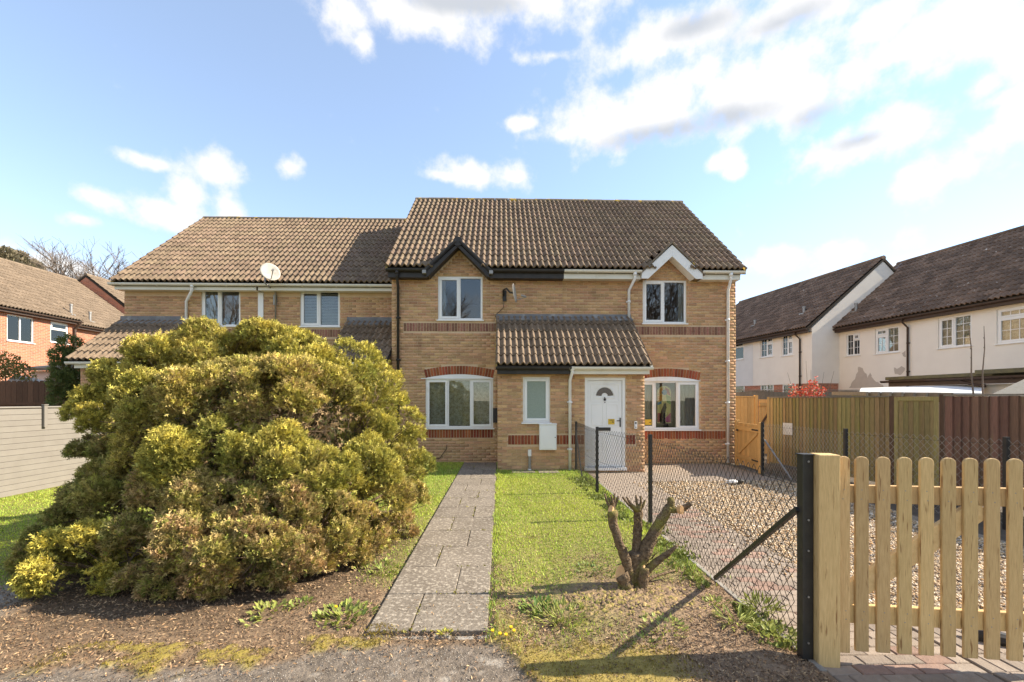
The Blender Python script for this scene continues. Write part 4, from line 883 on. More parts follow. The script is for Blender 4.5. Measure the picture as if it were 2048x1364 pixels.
# ------------------------------------------------------------------ houses at the sides: built in their own frame, front facing local -y
def brick_tex_mat():
    m = bpy.data.materials.new('orange_red_brickwork'); m.use_nodes = True; nt = m.node_tree; L = nt.links.new; p = nt.nodes['Principled BSDF']
    tc = nt.nodes.new('ShaderNodeTexCoord'); sp = nt.nodes.new('ShaderNodeSeparateXYZ'); L(tc.outputs['Object'], sp.inputs[0])
    ad = nt.nodes.new('ShaderNodeMath'); ad.operation = 'ADD'; L(sp.outputs['X'], ad.inputs[0]); L(sp.outputs['Y'], ad.inputs[1])
    cb = nt.nodes.new('ShaderNodeCombineXYZ'); L(ad.outputs[0], cb.inputs[0]); L(sp.outputs['Z'], cb.inputs[1])
    b = nt.nodes.new('ShaderNodeTexBrick'); L(cb.outputs[0], b.inputs['Vector']); b.inputs['Scale'].default_value = 1.0
    b.inputs['Brick Width'].default_value = .225; b.inputs['Row Height'].default_value = .075; b.inputs['Mortar Size'].default_value = .007; b.inputs['Bias'].default_value = -.1
    b.inputs['Color1'].default_value = (.50,.17,.085,1); b.inputs['Color2'].default_value = (.32,.105,.06,1); b.inputs['Mortar'].default_value = (.46,.36,.28,1)
    n = nt.nodes.new('ShaderNodeTexNoise'); n.inputs['Scale'].default_value = 1.6; n.inputs['Detail'].default_value = 5; L(tc.outputs['Object'], n.inputs['Vector'])
    mx = nt.nodes.new('ShaderNodeMixRGB'); mx.inputs['Color2'].default_value = (.52,.30,.20,1); L(b.outputs['Color'], mx.inputs['Color1'])
    mr = nt.nodes.new('ShaderNodeMapRange'); L(n.outputs['Fac'], mr.inputs['Value']); mr.inputs['From Min'].default_value = .5; mr.inputs['From Max'].default_value = .8; mr.inputs['To Max'].default_value = .5; L(mr.outputs[0], mx.inputs['Fac'])
    L(mx.outputs[0], p.inputs['Base Color']); p.inputs['Roughness'].default_value = .9
    bp = nt.nodes.new('ShaderNodeBump'); bp.inputs['Distance'].default_value = .008; bp.invert = True; L(b.outputs['Fac'], bp.inputs['Height']); L(bp.outputs[0], p.inputs['Normal'])
    return m
M_['brickwork'] = brick_tex_mat()
def side_house(name, root, ang, x0, x1, eave, ridge_y, ridge_z, label, group, wallm, tilem, wins, gable0=False, gable1=False, lower=None, trim='brown', cols=30, rows=14, over=.3, depth2=None, steps=()):
    H = thing(name, (root[0], root[1], 0), label, 'house', rz=ang, group=group, local=True)
    yb = 2 * ridge_y
    w = MB(); holes = [q[0] for q in wins]; zb = lower or 0.0
    holed_wall(w, x0, x1, zb, eave, 0, .22, holes if lower is None else [h for h in holes if h[2] > zb])
    for xo, g in ((x0, 1), (x1 - .22, 1)):
        w.box(xo, xo + .22, .222, yb, zb, eave)
        w.xprism([(.02, eave), (yb, eave), (ridge_y, ridge_z - .12)], xo, xo + .22)
    w.box(x0, x1, yb, yb + .2, zb, eave); W = w.build('wall', M_[wallm], H)
    if lower is not None:
        b = MB(); holed_wall(b, x0 + .04, x1 - .04, 0, lower, .04, .24, [h for h in holes if h[2] < zb]); b.box(x1 - .26, x1 - .045, .242, yb, 0, lower).box(x0 + .045, x0 + .26, .242, yb, 0, lower); b.build('brick_base', M_['brickwork'], H)
    MB().box(x0 + .3, x1 - .3, 1.6, 1.7, .05, eave - .1).build('interior', M_['inside'], H)
    for q in wins: window(H, *q[0], 0, q[1], bars=q[2] if len(q) > 2 else None, fr=.055)
    tp = (ridge_z - eave) / (ridge_y + over); ey, ez = -over, eave - .0
    ra, rb = x0 - .04, x1 + .04
    r = MB(); r.xprism([(ey + .02, ez - .0), (ridge_y, ridge_z), (yb + over, ez), (yb + over, ez - .1), (ridge_y, ridge_z - .1), (ey + .02, ez - .1)], ra, rb); roof = r.build('roof', M_['deck'], H)
    Ls = math.hypot(ridge_y - ey, ridge_z - ez); tile_roof(roof, (ra, ey - .03, ez + .003), (1, 0, 0), (0, (ridge_y - ey) / Ls, (ridge_z - ez) / Ls), rb - ra, Ls, cols, rows, M_[tilem], nx=8)
    MB().xprism([(yb + over + .03, ez + .02), (ridge_y + .05, ridge_z + .02), (ridge_y + .05, ridge_z - .03), (yb + over + .03, ez - .03)], ra, rb).build('rear_slope', M_[tilem], roof)
    n = int((rb - ra) / .45); rl = (rb - ra) / n; me = bpy.data.meshes.new('ridge_tile'); t = MB(); t.xprism([(.13 * math.cos(math.pi * k / 6), .12 * math.sin(math.pi * k / 6)) for k in range(7)] + [(-.1, -.05), (.1, -.05)], .006, rl - .006); me.from_pydata(t.v, [], t.f); me.materials.append(M_[tilem if trim != 'lichen' else 'lichen'])
    for k in range(n): inst('ridge_tile', me, roof, Matrix.Translation((ra + k * rl, ridge_y, ridge_z + .03)))
    MB().box(ra + .02, rb - .02, ey + .05, ey + .075, ez - .2, ez - .01).box(ra + .02, rb - .02, ey + .076, -.003, ez - .19, ez - .175).build('fascia', M_['brown'], H)
    gutter(H, ra, rb, ey - .01, ez - .05, 'brown')
    return H, roof, tp
def local_rects(root, ang, lst):
    out = []
    for px0, px1, py0, py1 in lst:
        s0, _ = on_plane(px0, 700, root, ang); s1, _ = on_plane(px1, 700, root, ang); pc = (px0 + px1) / 2
        out.append((min(s0, s1), max(s0, s1), on_plane(pc, py1, root, ang)[1], on_plane(pc, py0, root, ang)[1]))
    return out
def cw(xc, d): return (xc * math.cos(YAW) + d * math.sin(YAW), d * math.cos(YAW) - xc * math.sin(YAW))
RA = math.atan2(-.983, .184) - YAW
nrm = (math.cos(RA + math.pi / 2), math.sin(RA + math.pi / 2))
A0 = cw(14.48, 20.1); R1o = (A0[0] + nrm[0] * .3, A0[1] + nrm[1] * .3)
B0 = cw(13.1, 19.6); R2o = (B0[0] + nrm[0] * .3, B0[1] + nrm[1] * .3)
r1 = local_rects(R1o, RA, [(1692, 1720, 667, 711), (1750, 1798, 655, 706), (1876, 1943, 632, 694), (1993, 2085, 612, 684)])
r2 = local_rects(R2o, RA, [(1467, 1487, 684, 719), (1520, 1546, 674, 714), (1563, 1586, 668, 711), (1466, 1488, 768, 790), (1520, 1546, 768, 790), (1564, 1590, 768, 800)])
two = [(1, 0, None), (1, 0, None)]; twot = [(1, 0, None), (1, 2, .3)]
HR1, roofR1, tpR1 = side_house('rendered_house', R1o, RA, -.2, 12.5, 4.93, 3.85, 8.16, 'cream rendered house with brown tiled roof behind the green fence, its lower render patchy grey', 'cream rendered houses', 'render', 'darktile',
    [(r1[0], [(1, 0, None), (1, 1, .28)], (2, 4)), (r1[1], [(1.05, 2, .26), (1, 0, None)], (2, 4)), (r1[2], [(1, 1, None), (1.05, 0, None)], (2, 4)), (r1[3], [(1, 2, .25)], (4, 3))], lower=1.9, cols=42, rows=16)
HR2, roofR2, tpR2 = side_house('rendered_house', R2o, RA, -9.5, 0, 4.93, 3.85, 8.24, 'farther cream rendered house whose plain pale gable end stands proud of its neighbour', 'cream rendered houses', 'render', 'darktile',
    [(r2[0], [(1, 1, .28)]), (r2[1], twot, (2, 4)), (r2[2], twot, (2, 4)), (r2[3], [(1, 0, None)]), (r2[4], two, (2, 2)), (r2[5], [(1, 0, None)])], lower=2.45, cols=32, rows=16)
# whiter render on the far half, bare patches low on the near house, flashing at the abutment
s0 = on_plane(1506, 700, R2o, RA)[0]
MB().box(-9.49, s0, -.008, -.001, 2.46, r2[0][2] - .05).box(r2[0][1] + .06, s0, -.0085, -.0015, r2[0][2] - .049, 4.7).box(-9.49, r2[0][0] - .06, -.0085, -.0015, r2[0][2] - .049, 4.7).build('render_panel', M_['render2'], HR2)
def blob_panel(H, pts, root): 
    poly = []
    for px, py in pts: s, z = on_plane(px, py, root, RA); poly.append((s, z))
    MB().prism(list(reversed(poly)) if sum((poly[i][0] * poly[(i + 1) % len(poly)][1] - poly[(i + 1) % len(poly)][0] * poly[i][1]) for i in range(len(poly))) < 0 else poly, -.007, -.001).build('bare_render', M_['patch'], H)
def rough(pts, k=3, a=2.2):
    out = []
    for i in range(len(pts)):
        p, q = pts[i], pts[(i + 1) % len(pts)]
        for j in range(k): t = j / k; out.append((p[0] + (q[0] - p[0]) * t + (random.uniform(-a, a) if j else 0), p[1] + (q[1] - p[1]) * t + (random.uniform(-a, a) if j else 0)))
    return out
blob_panel(HR1, rough([(1698, 776), (1704, 765), (1712, 752), (1716, 736), (1722, 735), (1730, 746), (1736, 756), (1740, 745), (1746, 757), (1756, 764), (1766, 770), (1770, 776)]), R1o)
blob_panel(HR1, rough([(1790, 748), (1788, 735), (1794, 738), (1803, 732), (1810, 736), (1806, 745), (1800, 750)], 2, 1.5), R1o)
blob_panel(HR1, rough([(1806, 712), (1804, 706), (1811, 701), (1812, 714)], 2, 1), R1o)
fl = MB(); tz = lambda y: 4.93 + (y + .3) * tpR1
fl.add([(-.04, -.32, tz(-.32) + .075), (.26, -.32, tz(-.32) + .085), (.26, 3.8, tz(3.8) + .085), (-.04, 3.8, tz(3.8) + .12), (-.04, -.32, tz(-.32) + .0), (.26, -.32, tz(-.32) + .0), (.26, 3.8, tz(3.8) + .0), (-.04, 3.8, tz(3.8) + 0)], [(0,1,2,3),(0,4,5,1),(1,5,6,2),(2,6,7,3),(3,7,4,0)])
fl.build('abutment_flashing', M_['lead'], HR1)
def vent(H, root, px, py, h, name='roof_vent'):
    """flue standing on a roof slope seen at the pixel (foot)"""
    best = None
    for k in range(400):
        y = -.25 + k * .01
        o2 = (root[0] + nrmv[0] * y, root[1] + nrmv[1] * y); s, z = on_plane(px, py, o2, angv)
        d = abs(z - (eav + (y + .3) * tpv))
        if best is None or d < best[0]: best = (d, s, y, z)
    _, s, y, z = best; v = MB(); v.tube([(s, y, z - .05), (s, y, z + h)], .055, 10).tube([(s, y, z + h * .95), (s, y, z + h * 1.12)], .07, 10)
    v.box(s - .14, s + .14, y - .16, y + .14, z - .03, z + .035); v.build(name, M_['galv'], H)
nrmv, angv, eav, tpv = nrm, RA, 4.93, tpR2
vent(HR2, R2o, 1510, 652, .30); vent(HR2, R2o, 1608, 628, .32)
tpv = tpR1; vent(HR1, R1o, 1712, 624, .36)
sp, z = on_plane(1600, 665, R2o, RA); downpipe(HR2, [(sp, -.3, 4.86), (sp, -.3, 4.75), (sp + .05, -.06, 4.5), (sp + .05, -.06, .1)], 'brown')
sp, z = on_plane(1815, 640, R1o, RA); downpipe(HR1, [(sp, -.3, 4.86), (sp, -.3, 4.75), (sp + .05, -.06, 4.5), (sp + .05, -.06, .1)], 'brown')

for i, (q, o2, who) in enumerate([(r1[0], R1o, 'small first window of the near rendered house, nearest its neighbour'), (r1[1], R1o, 'second window of the near rendered house, beside the brown downpipe'), (r1[2], R1o, 'third window of the near rendered house, behind the saplings'), (r1[3], R1o, 'large window of the near rendered house at the right edge'), (r2[1], R2o, 'middle upstairs window of the farther rendered house'), (r2[2], R2o, 'upstairs window of the farther rendered house next to its downpipe')]):
    p0 = Vector((o2[0], o2[1], 0)); dx, dy = Vector((math.cos(RA), math.sin(RA), 0)), Vector((*nrm, 0)); zt = q[3] - .05; zb = q[2] + .05 + (.25 if i % 3 == 1 else 0)
    c = [p0 + dx * (q[0] + .05) + dy * .13, p0 + dx * (q[1] - .05) + dy * .13, p0 + dx * (q[1] - .05) + dy * .135, p0 + dx * (q[0] + .05) + dy * .135]
    tag(MB().add([(v.x, v.y, zb) for v in c] + [(v.x, v.y, zt) for v in c], [(0,3,2,1),(4,5,6,7),(0,1,5,4),(1,2,6,5),(2,3,7,6),(3,0,4,7)]).build('net_curtain', M_['net']), 'pale net in the ' + who, 'net curtain', 'nets in the rendered houses')
# red-brick houses on the left, fronts facing +x
LA = math.pi / 2; SC = 1.25; LO = (-17.4 * SC, 6.0 * SC)
lw = local_rects(LO, LA, [(14, 68, 632, 684), (101, 137, 645, 686)])
HA, roofA, tpA = side_house('red_brick_house', LO, LA, 0, 12.5 * SC, 1.7 + 3.23 * SC, 3.7 * SC, 1.7 + 6.15 * SC, 'near orange-red brick house on the left with two white upstairs windows', 'orange-red brick houses', 'brickwork', 'redtile', [(lw[0], two), (lw[1], [(1, 1, .35)])], cols=52, rows=18)
HB, roofB, tpB = side_house('red_brick_house', (-17.85 * SC, 18.52 * SC), LA, 0, 4.4 * SC, 1.7 + 3.15 * SC, 3.7 * SC, 1.7 + 6.02 * SC, 'narrow orange-red brick house set slightly back behind the dark conifer', 'orange-red brick houses', 'brickwork', 'redtile', [], cols=19, rows=18)
HC, roofC, tpC = side_house('red_brick_house', (-17.4 * SC, 22.95 * SC), LA, 0, 9.0 * SC, 1.7 + 3.3 * SC, 3.7 * SC, 1.7 + 6.35 * SC, 'farthest orange-red brick house, only its tan roof showing above the terrace', 'orange-red brick houses', 'brickwork', 'redtile', [], cols=36, rows=18)
nrmv, angv, eav, tpv = (-1, 0), LA, 1.7 + 3.23 * SC, tpA
vent(HA, LO, 142, 630, .5)
eav, tpv = 1.7 + 3.15 * SC, tpB
vent(HB, (-17.85 * SC, 18.52 * SC), 180, 644, .5)
d = MB(); d.tube([(15.5, -.3, 5.6), (15.5, -.07, 5.3), (15.5, -.07, .1)], .06, 8); d.build('downpipe', M_['brown'], HA)
for i, ((a, e, c, f), lab) in enumerate(zip(lw, ('pale blind filling the larger upstairs window of the red brick house', 'pale half-drawn blind in the smaller upstairs window of the red brick house'))):
    wx = lambda s, y: (LO[0] - y, LO[1] + s)
    p0, p1 = wx(a + .06, .15), wx(e - .06, .15); m = MB(); zt = f - .05; zb = c + .05 if i == 0 else c + (f - c) * .45
    gap = (p0[1] + p1[1]) / 2
    if i == 0: m.box(p0[0] - .01, p0[0], p0[1], gap - .16, zb, zt).box(p0[0] - .01, p0[0], gap + .05, p1[1] - .08, zb, zt)
    else: m.box(p0[0] - .01, p0[0], p0[1], p1[1], zb, zt)
    tag(m.build('roller_blind', M_['blind']), lab, 'blind', 'blinds in the red brick house')

# ------------------------------------------------------------------ timber and wire fences
def board_obj(name, parent, poly, y0, y1, m, bev=.004):      # poly in x,z
    return MB().prism(poly, y0, y1).build(name, M_[m], parent, bevel=bev)
# picket gate
ga = math.atan2(-.12, .83); gr0 = Vector((2.205, 2.815, 0)); gd = Vector((math.cos(ga), math.sin(ga), 0)); gn = Vector((-math.sin(ga), math.cos(ga), 0))
post = MB(); post.box(-.065, .062, -.055, .06, -.25, 1.35); po = post.build('gate_post', M_['newwood'], bevel=.006)
po.location = (2.105, 2.80, 0); po.rotation_euler = (0, 0, ga); tag(po, 'thick square new timber gate post next to the black fence post', 'gate post')
G = thing('picket_gate', (2.2, 2.82, 0), 'new pale timber picket gate with rounded tops and a diagonal brace', 'gate', rz=ga, local=True)
def gx_of(px, Z0): # distance along the gate line for a column of the photograph
    s, _ = on_plane(px, 1000, (2.2, 2.80), ga); return s
W_ = .080
pm_ = {}
for k, px in enumerate([1690, 1725.5, 1768.5, 1811.5, 1855.5, 1899.5, 1943.5, 1987.5, 2033, 2080, 2127]):
    s = gx_of(px, 0); a = 8; ht = 1.335; lo = .075 if k else .06; hw = W_ / 2 if k else .034
    poly = [(s - hw, lo), (s + hw, lo)] + [(s + hw * math.cos(math.pi * q / a), ht - hw * .8 + hw * .8 * math.sin(math.pi * q / a)) for q in range(a + 1)]
    board_obj('picket', G, poly, -.022, .0, 'newwood', .005)
s0, s1 = gx_of(1684, 0), gx_of(2150, 0)
for z0, z1 in ((1.03, 1.145), (.245, .365)): MB().box(s0, s1, .001, .036, z0, z1).build('rail', M_['newwood'], G, bevel=.004)
p, q = Vector((gx_of(1690, 0), .018, .40)), Vector((gx_of(1975, 0), .018, 1.02))
MB().beam(p, q, .034, .13).build('brace', M_['brightenedwood'], G, bevel=.004)
nl = MB()
for px in [1690, 1725.5, 1768.5, 1811.5, 1855.5, 1899.5, 1943.5, 1987.5, 2033, 2080]:
    s = gx_of(px, 0)
    for z in (1.06, 1.12, .28, .335): nl.disc((s + random.uniform(-.012, .012), -.0225, z), (0, 1, 0), .0035, 6, 1, .002)
nl.build('nail_heads', M_['galv'], G)['kind'] = 'stuff'
# black steel end post with its sloping stay
def chain(name, pts, h, label, posts, tops=None, dia=.084, zb=.03, wm='wire'):
    L_ = [0.0]
    for i in range(1, len(pts)): L_.append(L_[-1] + (Vector(pts[i]) - Vector(pts[i - 1])).length)
    C = thing(name, (pts[0][0], pts[0][1], 0), label, 'fence', group='black chain-link fences')
    def P(s):
        i = max(j for j in range(len(L_)) if L_[j] <= s + 1e-9); i = min(i, len(pts) - 2)
        t = (s - L_[i]) / (L_[i + 1] - L_[i]); return Vector(pts[i]).lerp(Vector(pts[i + 1]), t)
    n = int(L_[-1] / (dia / 2)); m = int((h - zb) / (dia * .62)); V = []; T = []; r = .0026
    for k in range(n):
        row = []
        for j in range(m + 1):
            q = k + ((j + k) % 2); s = min(q * dia / 2, L_[-1] - .001); p = P(s); b = P(min(s + .05, L_[-1] - .001)) - P(max(s - .05, 0)); nn = Vector((-b.y, b.x, 0)).normalized() * (.0015 if (j % 2) else -.0015)
            sag = .010 * math.sin(s * 2.1)
            row.append(p + nn * (1 if k % 2 else -1) + Vector((0, 0, zb + j * (h - zb + sag) / m)))
        # barbed twist on top
        b = len(V)
        for j, p in enumerate(row):
            d = (row[min(j + 1, m)] - row[max(j - 1, 0)]); 
            V += [tuple(p + Vector((r, 0, 0))), tuple(p + Vector((-r * .5, r, 0))), tuple(p + Vector((-r * .5, -r, 0)))]
        for j in range(m):
            o = b + 3 * j
            for e in range(3): T.append((o + e, o + (e + 1) % 3, o + 3 + (e + 1) % 3)); T.append((o + e, o + 3 + (e + 1) % 3, o + 3 + e))
    nmesh('wire_mesh', np.array(V), np.array(T), M_[wm], C, smooth=True)
    for z in (zb + .05, (h + zb) / 2, h - .06):
        t = MB(); t.tube([P(s) + Vector((0, 0, z + .008 * math.sin(s * 3))) for s in np.linspace(0, L_[-1] - .001, 14)], .002, 4); t.build('line_wire', M_['wire'], C)
    for (x, y, top, w) in posts:
        m_ = MB(); m_.box(x - w / 2, x + w / 2, y - w / 2, y - w / 2 + .006, -.2, top).box(x - w / 2, x - w / 2 + .006, y - w / 2 + .0062, y + w / 2, -.2, top).box(x - w / 2, x + w / 2, y - w / 2, y + w / 2, top + .0005, top + .006); m_.build('post', M_['blackpaint'], C)
    return C
f1 = [(1.972, 2.90), (2.03, 4.6), (2.06, 6.03), (1.70, 7.75), (1.73, 10.12)]
C1 = chain('chain_link_fence', [(x, y, 0) for x, y in f1], 1.19, 'black chain-link fence running from the new gate post up to the front door', [(2.07, 6.03, 1.22, .045), (1.71, 7.75, 1.22, .045), (1.745, 10.12, 1.2, .045)])
e = MB(); e.box(1.958, 1.970, 2.80, 2.81, -.2, 1.34).box(1.9705, 2.035, 2.81, 2.818, -.2, 1.34).box(1.9702, 1.976, 2.8185, 2.875, -.2, 1.34).box(1.958, 2.035, 2.80, 2.875, 1.341, 1.348); ep = e.build('end_post', M_['blackpaint'], C1)
e = MB()
for z in (1.30, .92, .72, .42, .12): e.disc((2.0, 2.808, z), (0, 1, 0), .007, 8, 1, .008)
e.build('bolt', M_['galv'], ep)
e = MB(); e.beam((1.965, 2.86, .98), (1.985, 4.02, .05), .03, .03); e.build('stay', M_['blackpaint'], C1)
e = MB(); e.beam((1.735, 10.1, 1.0), (1.72, 9.2, .04), .022, .022); e.build('stay', M_['blackpaint'], C1)
f2 = [(5.95, 9.84), (5.97, 7.46), (6.72, 5.74), (7.3, 4.4)]
C2 = chain('chain_link_fence', [(x, y, 0) for x, y in f2], 1.17, 'black chain-link fence beyond the gravel, in front of the tall green and brown boards', [(5.95, 9.84, 1.19, .05), (5.97, 7.46, 1.2, .05), (6.75, 5.7, 1.2, .05)], wm='glintwire')
e = MB(); e.beam((5.97, 9.8, .8), (6.0, 8.9, .04), .025, .025); e.build('stay', M_['galv'], C2)

# tall close-boarded fence on the right: green panel, framed gate, brown panel
def k_of(px): # along the fence line
    s, _ = on_plane(px, 850, FO, FA); return s
FA = math.atan2(-1, .125); FO = (7.2, 11.6)
def boards(H, s0, s1, top, m, pitch, w, capm=None, lo=.05, proud=.02, jit=.004):
    n = round((s1 - s0) / pitch); p = (s1 - s0) / n
    for k in range(n):
        a = s0 + k * p; q = MB(); t = top + random.uniform(-jit, jit); e = min(a + w * p / pitch, s1 - .002)
        # feather-edged: thick edge laps over the thin edge of the next
        q.add([(a, -.004, lo), (e, -.004 - proud, lo), (e, .004 - proud * .2, lo), (a, .004, lo), (a, -.004, t), (e, -.004 - proud, t), (e, .004 - proud * .2, t), (a, .004, t)], [(0,3,2,1),(4,5,6,7),(0,1,5,4),(1,2,6,5),(2,3,7,6),(3,0,4,7)])
        q.build('board', M_[m], H)
    for z in (.35, .95, top - .25): MB().box(s0, s1, .006, .05, z, z + .08).build('rail', M_[m], H)
    if capm: MB().box(s0, s1, -.035, .045, top + .006, top + .035).build('cap', M_[capm], H)
FG = thing('board_fence', (*FO, 0), 'tall algae-green board fence panel beside the tan gate, with scraps of paper on it', 'fence', rz=FA, group='tall boundary fencing', local=True)
kA, kB, kC = k_of(1785), k_of(1886), k_of(2048) + 2.2
boards(FG, .03, kA - .05, 1.75, 'greenwood', .105, .12, 'greywood')
for s in (-.02, 1.55, kA + .0): MB().box(s - .045, s + .045, .052 if s < kA - .1 and s > .1 else -.02, .14, 0, 1.78).build('post', M_['darkwood'] if s > .5 else M_['greenwood'], FG)
nt_, zt = k_of(1572), 1.7
MB().box(k_of(1568), k_of(1587), -.034, -.030, .82, 1.12).build('paper_scrap', M_['poly'], FG)
GT_ = thing('board_gate', (*FO, 0), 'tall green framed gate standing between the green panel and the brown boards', 'gate', rz=FA, group='tall boundary fencing', local=True)
boards(GT_, kA + .11, kB - .11, 1.68, 'greenwood', .1, .1, None, proud=.008)
MB().box(kA + .055, kA + .125, -.03, -.012, .06, 1.76).box(kB - .125, kB - .055, -.03, -.012, .06, 1.76).box(kA + .126, kB - .126, -.0295, -.0122, 1.69, 1.76).box(kA + .126, kB - .126, -.0295, -.0122, .06, .14).build('frame', M_['greenwood'], GT_)
FBn = thing('board_fence', (*FO, 0), 'reddish-brown board fence with bold overlapping edges right of the green gate', 'fence', rz=FA, group='tall boundary fencing', local=True)
boards(FBn, kB + .03, kC, 1.76, 'brownwood', .125, .14, 'greywood', proud=.042)
MB().box(kB - .045, kB + .025, -.02, .1, 0, 1.8).build('post', M_['darkwood'], FBn)

# tan panel and gate behind the house corner, low tan gate by the downpipe
TF = thing('board_fence', (7.75, 13.4, 0), 'orange-tan new board panel behind the corner of the house', 'fence', group='orange-tan timber by the house')
a, b_, c_ = at(1466, 0, 13.4).x, at(1509, 0, 13.4).x, at(1546, 0, 13.4).x
for k in range(6):
    q = a + (b_ - a) * k / 6; MB().box(q + .004, a + (b_ - a) * (k + 1) / 6 - .004, 13.385, 13.41, .05, 1.78).build('board', M_['tanwood'], TF)
MB().box(a, b_, 13.36, 13.42, 1.785, 1.82).build('cap', M_['tanwood'], TF); MB().box(b_, b_ + .09, 13.36, 13.45, 0, 1.85).build('post', M_['tanwood'], TF)
TG = thing('board_gate', ((b_ + c_) / 2, 13.36, 0), 'orange-tan ledged gate with a diagonal brace behind the low gate', 'gate', group='orange-tan timber by the house')
for k in range(5):
    q = b_ + .1 + (c_ - b_ - .1) * k / 5; MB().box(q + .003, b_ + .1 + (c_ - b_ - .1) * (k + 1) / 5 - .003, 13.33, 13.35, .05, 1.72).build('board', M_['tanwood'], TG)
MB().box(b_ + .1, c_, 13.30, 13.328, 1.52, 1.62).build('ledge', M_['tanwood'], TG); MB().beam((b_ + .16, 13.315, .95), (c_ - .06, 13.315, 1.5), .026, .06).build('brace', M_['darkwood'], TG)
LG = thing('ledged_gate', (6.08, 10.65, 0), 'low orange-tan boarded gate with iron hinges beside the white downpipe', 'gate', rz=math.atan2(-1.38, -.2), group='orange-tan timber by the house', local=True)
gl = 1.30
for k in range(9):
    q = -gl / 2 + gl * k / 9; MB().box(q + .003, q + gl / 9 - .003, .0, .022, .06, 1.12 + random.uniform(-.004, .004)).build('board', M_['tanwood'], LG)
for z in (.22, .94): MB().box(-gl / 2, gl / 2, -.03, -.002, z, z + .1).build('ledge', M_['tanwood'], LG)
MB().beam((-gl / 2 + .08, -.016, .34), (gl / 2 - .1, -.016, .93), .024, .08).build('brace', M_['tanwood'], LG)
for s in (-1, 1): MB().box(s * (gl / 2 + .055) - .05, s * (gl / 2 + .055) + .05, -.04, .06, 0, 1.18).build('post', M_['tanwood'], LG, bevel=.005)
hb = MB()
for z in (.27, .99): hb.box(gl / 2 - .36, gl / 2, -.04, -.031, z - .015, z + .02)
hb.box(-gl / 2 + .0, -gl / 2 + .1, -.042, -.031, .9, .95); hb.build('hinge', M_['black'], LG)

# grey composite fence on the left, old scalloped fence behind it
SF = thing('slatted_fence', (-8.42, 9.0, 0), 'pale grey horizontal slatted fence on the left behind the conifer', 'fence')
for k in range(15): MB().box(-8.445, -8.41, 5.2, 12.3, .045 + k * .1, .045 + k * .1 + .096).build('slat', M_['slat'], SF, bevel=.004)
py_ = gp(88, 1003).y; q = on_plane(88, 820, (-8.4, 0), math.pi / 2)[0]
for yy in (5.2, q, 12.2): MB().box(-8.40, -8.36, yy - .03, yy + .03, 1.2 if yy == q else 0, 1.60).box(-8.41, -8.35, yy - .04, yy + .04, 1.601, 1.62).build('post', M_['slat'], SF, bevel=.004)
t = MB(); t.tube([(-8.42, 5.2, 1.575), (-8.42, 12.2, 1.56)], .018, 8); t.build('top_rail', M_['slat'], SF)
BF = thing('picket_fence', (-13.5, 14.2, 0), 'old dark brown fence with scalloped board tops, half in shadow', 'fence')
for k in range(38):
    q = -17.2 + k * .17; s = [(q + .004, .1), (q + .164, .1)] + [(q + .084 + .08 * math.cos(math.pi * j / 6), 2.24 + .07 * math.sin(math.pi * j / 6)) for j in range(7)]
    MB().prism(s, 14.19, 14.21).build('board', M_['darkwood'], BF)
for z in (.5, 1.55): MB().box(-17.2, -10.75, 14.15, 14.188, z, z + .07).build('rail', M_['darkwood'], BF)

# ------------------------------------------------------------------ yards on the right: lean-tos, shed, pergola
OB = thing('flat_roof_outbuilding', (13.6, 14.0, 0), 'low cream outbuilding with a mossy dark flat roof in front of the rendered house', 'outbuilding', rz=RA, local=True)
P0 = cw(11.6, 14.6); OB.location = (P0[0], P0[1], 0)
sa, za = on_plane(1770, 752, P0, RA); sb, zb = on_plane(1985, 742, P0, RA); sc_, zc = on_plane(2120, 742, P0, RA)
ztop = on_plane(1900, 750, P0, RA)[1]
MB().box(sa + .25, sc_, .3, 2.6, 0, ztop - .28).build('wall', M_['render'], OB)
MB().box(sa, sb, 0, 2.8, ztop - .07, ztop + .03).box(sb - .3, sc_, -.12, 2.85, ztop - .02, ztop + .09).build('flat_roof', M_['moss_roof'], OB, bevel=.01)
MB().box(sa + .06, sc_, .06, .09, ztop - .27, ztop - .072).build('fascia', M_['brown'], OB); gutter(OB, sa - .12, sc_, -.0, ztop - .1, 'brown')
t = MB(); t.tube([(sb - .7, .0, ztop - .12), (sb - .7, .02, ztop - .2), (sb - .2, .1, ztop - .33)], .035, 8); t.build('spout', M_['brown'], OB)
PG = thing('pergola', (9.0, 10.0, 0), 'glossy white sloping roof sheet on mossy rafters behind the green gate', 'pergola')
pa, pb, pc, pd, pe_ = at(1719, 783, 10.6), at(1884, 785, 10.0), at(1925, 768, 12.2), at(1963, 786, 9.8), at(1722, 776, 12.6)
V = [pa, pd, pc + Vector((.7, 0, 0)), pe_]; th = Vector((0, 0, -.03))
MB().add([tuple(v) for v in V] + [tuple(v + th) for v in V], [(0,1,2,3),(7,6,5,4),(0,4,5,1),(1,5,6,2),(2,6,7,3),(3,7,4,0)]).build('roof_sheet', M_['poly'], PG)
for k in range(8):
    t = k / 7; p = pa.lerp(pb, t) + Vector((0, 0, -.06)); MB().beam(p + Vector((-.02, -.25, -.0)), p + Vector((.25, 1.2, .03)), .05, .09).build('rafter', M_['greywood'], PG)
MB().beam(pa + Vector((-.1, .1, -.15)), pb + Vector((.2, .1, -.17)), .05, .12).build('beam', M_['greenwood'], PG)
for t in (.05, .95): p = pa.lerp(pb, t); MB().box(p.x - .05, p.x + .05, p.y + .14, p.y + .24, 0, p.z - .2).build('post', M_['greenwood'], PG)
SP = at(1975, 795, 8.6); sang = math.atan2(-.74, .67)
SH = thing('garden_shed', (SP.x, SP.y, 0), 'green timber garden shed with a pale grey felt pitched roof at the right edge', 'shed', rz=sang, local=True)
sw = MB(); ez = SP.z - .02
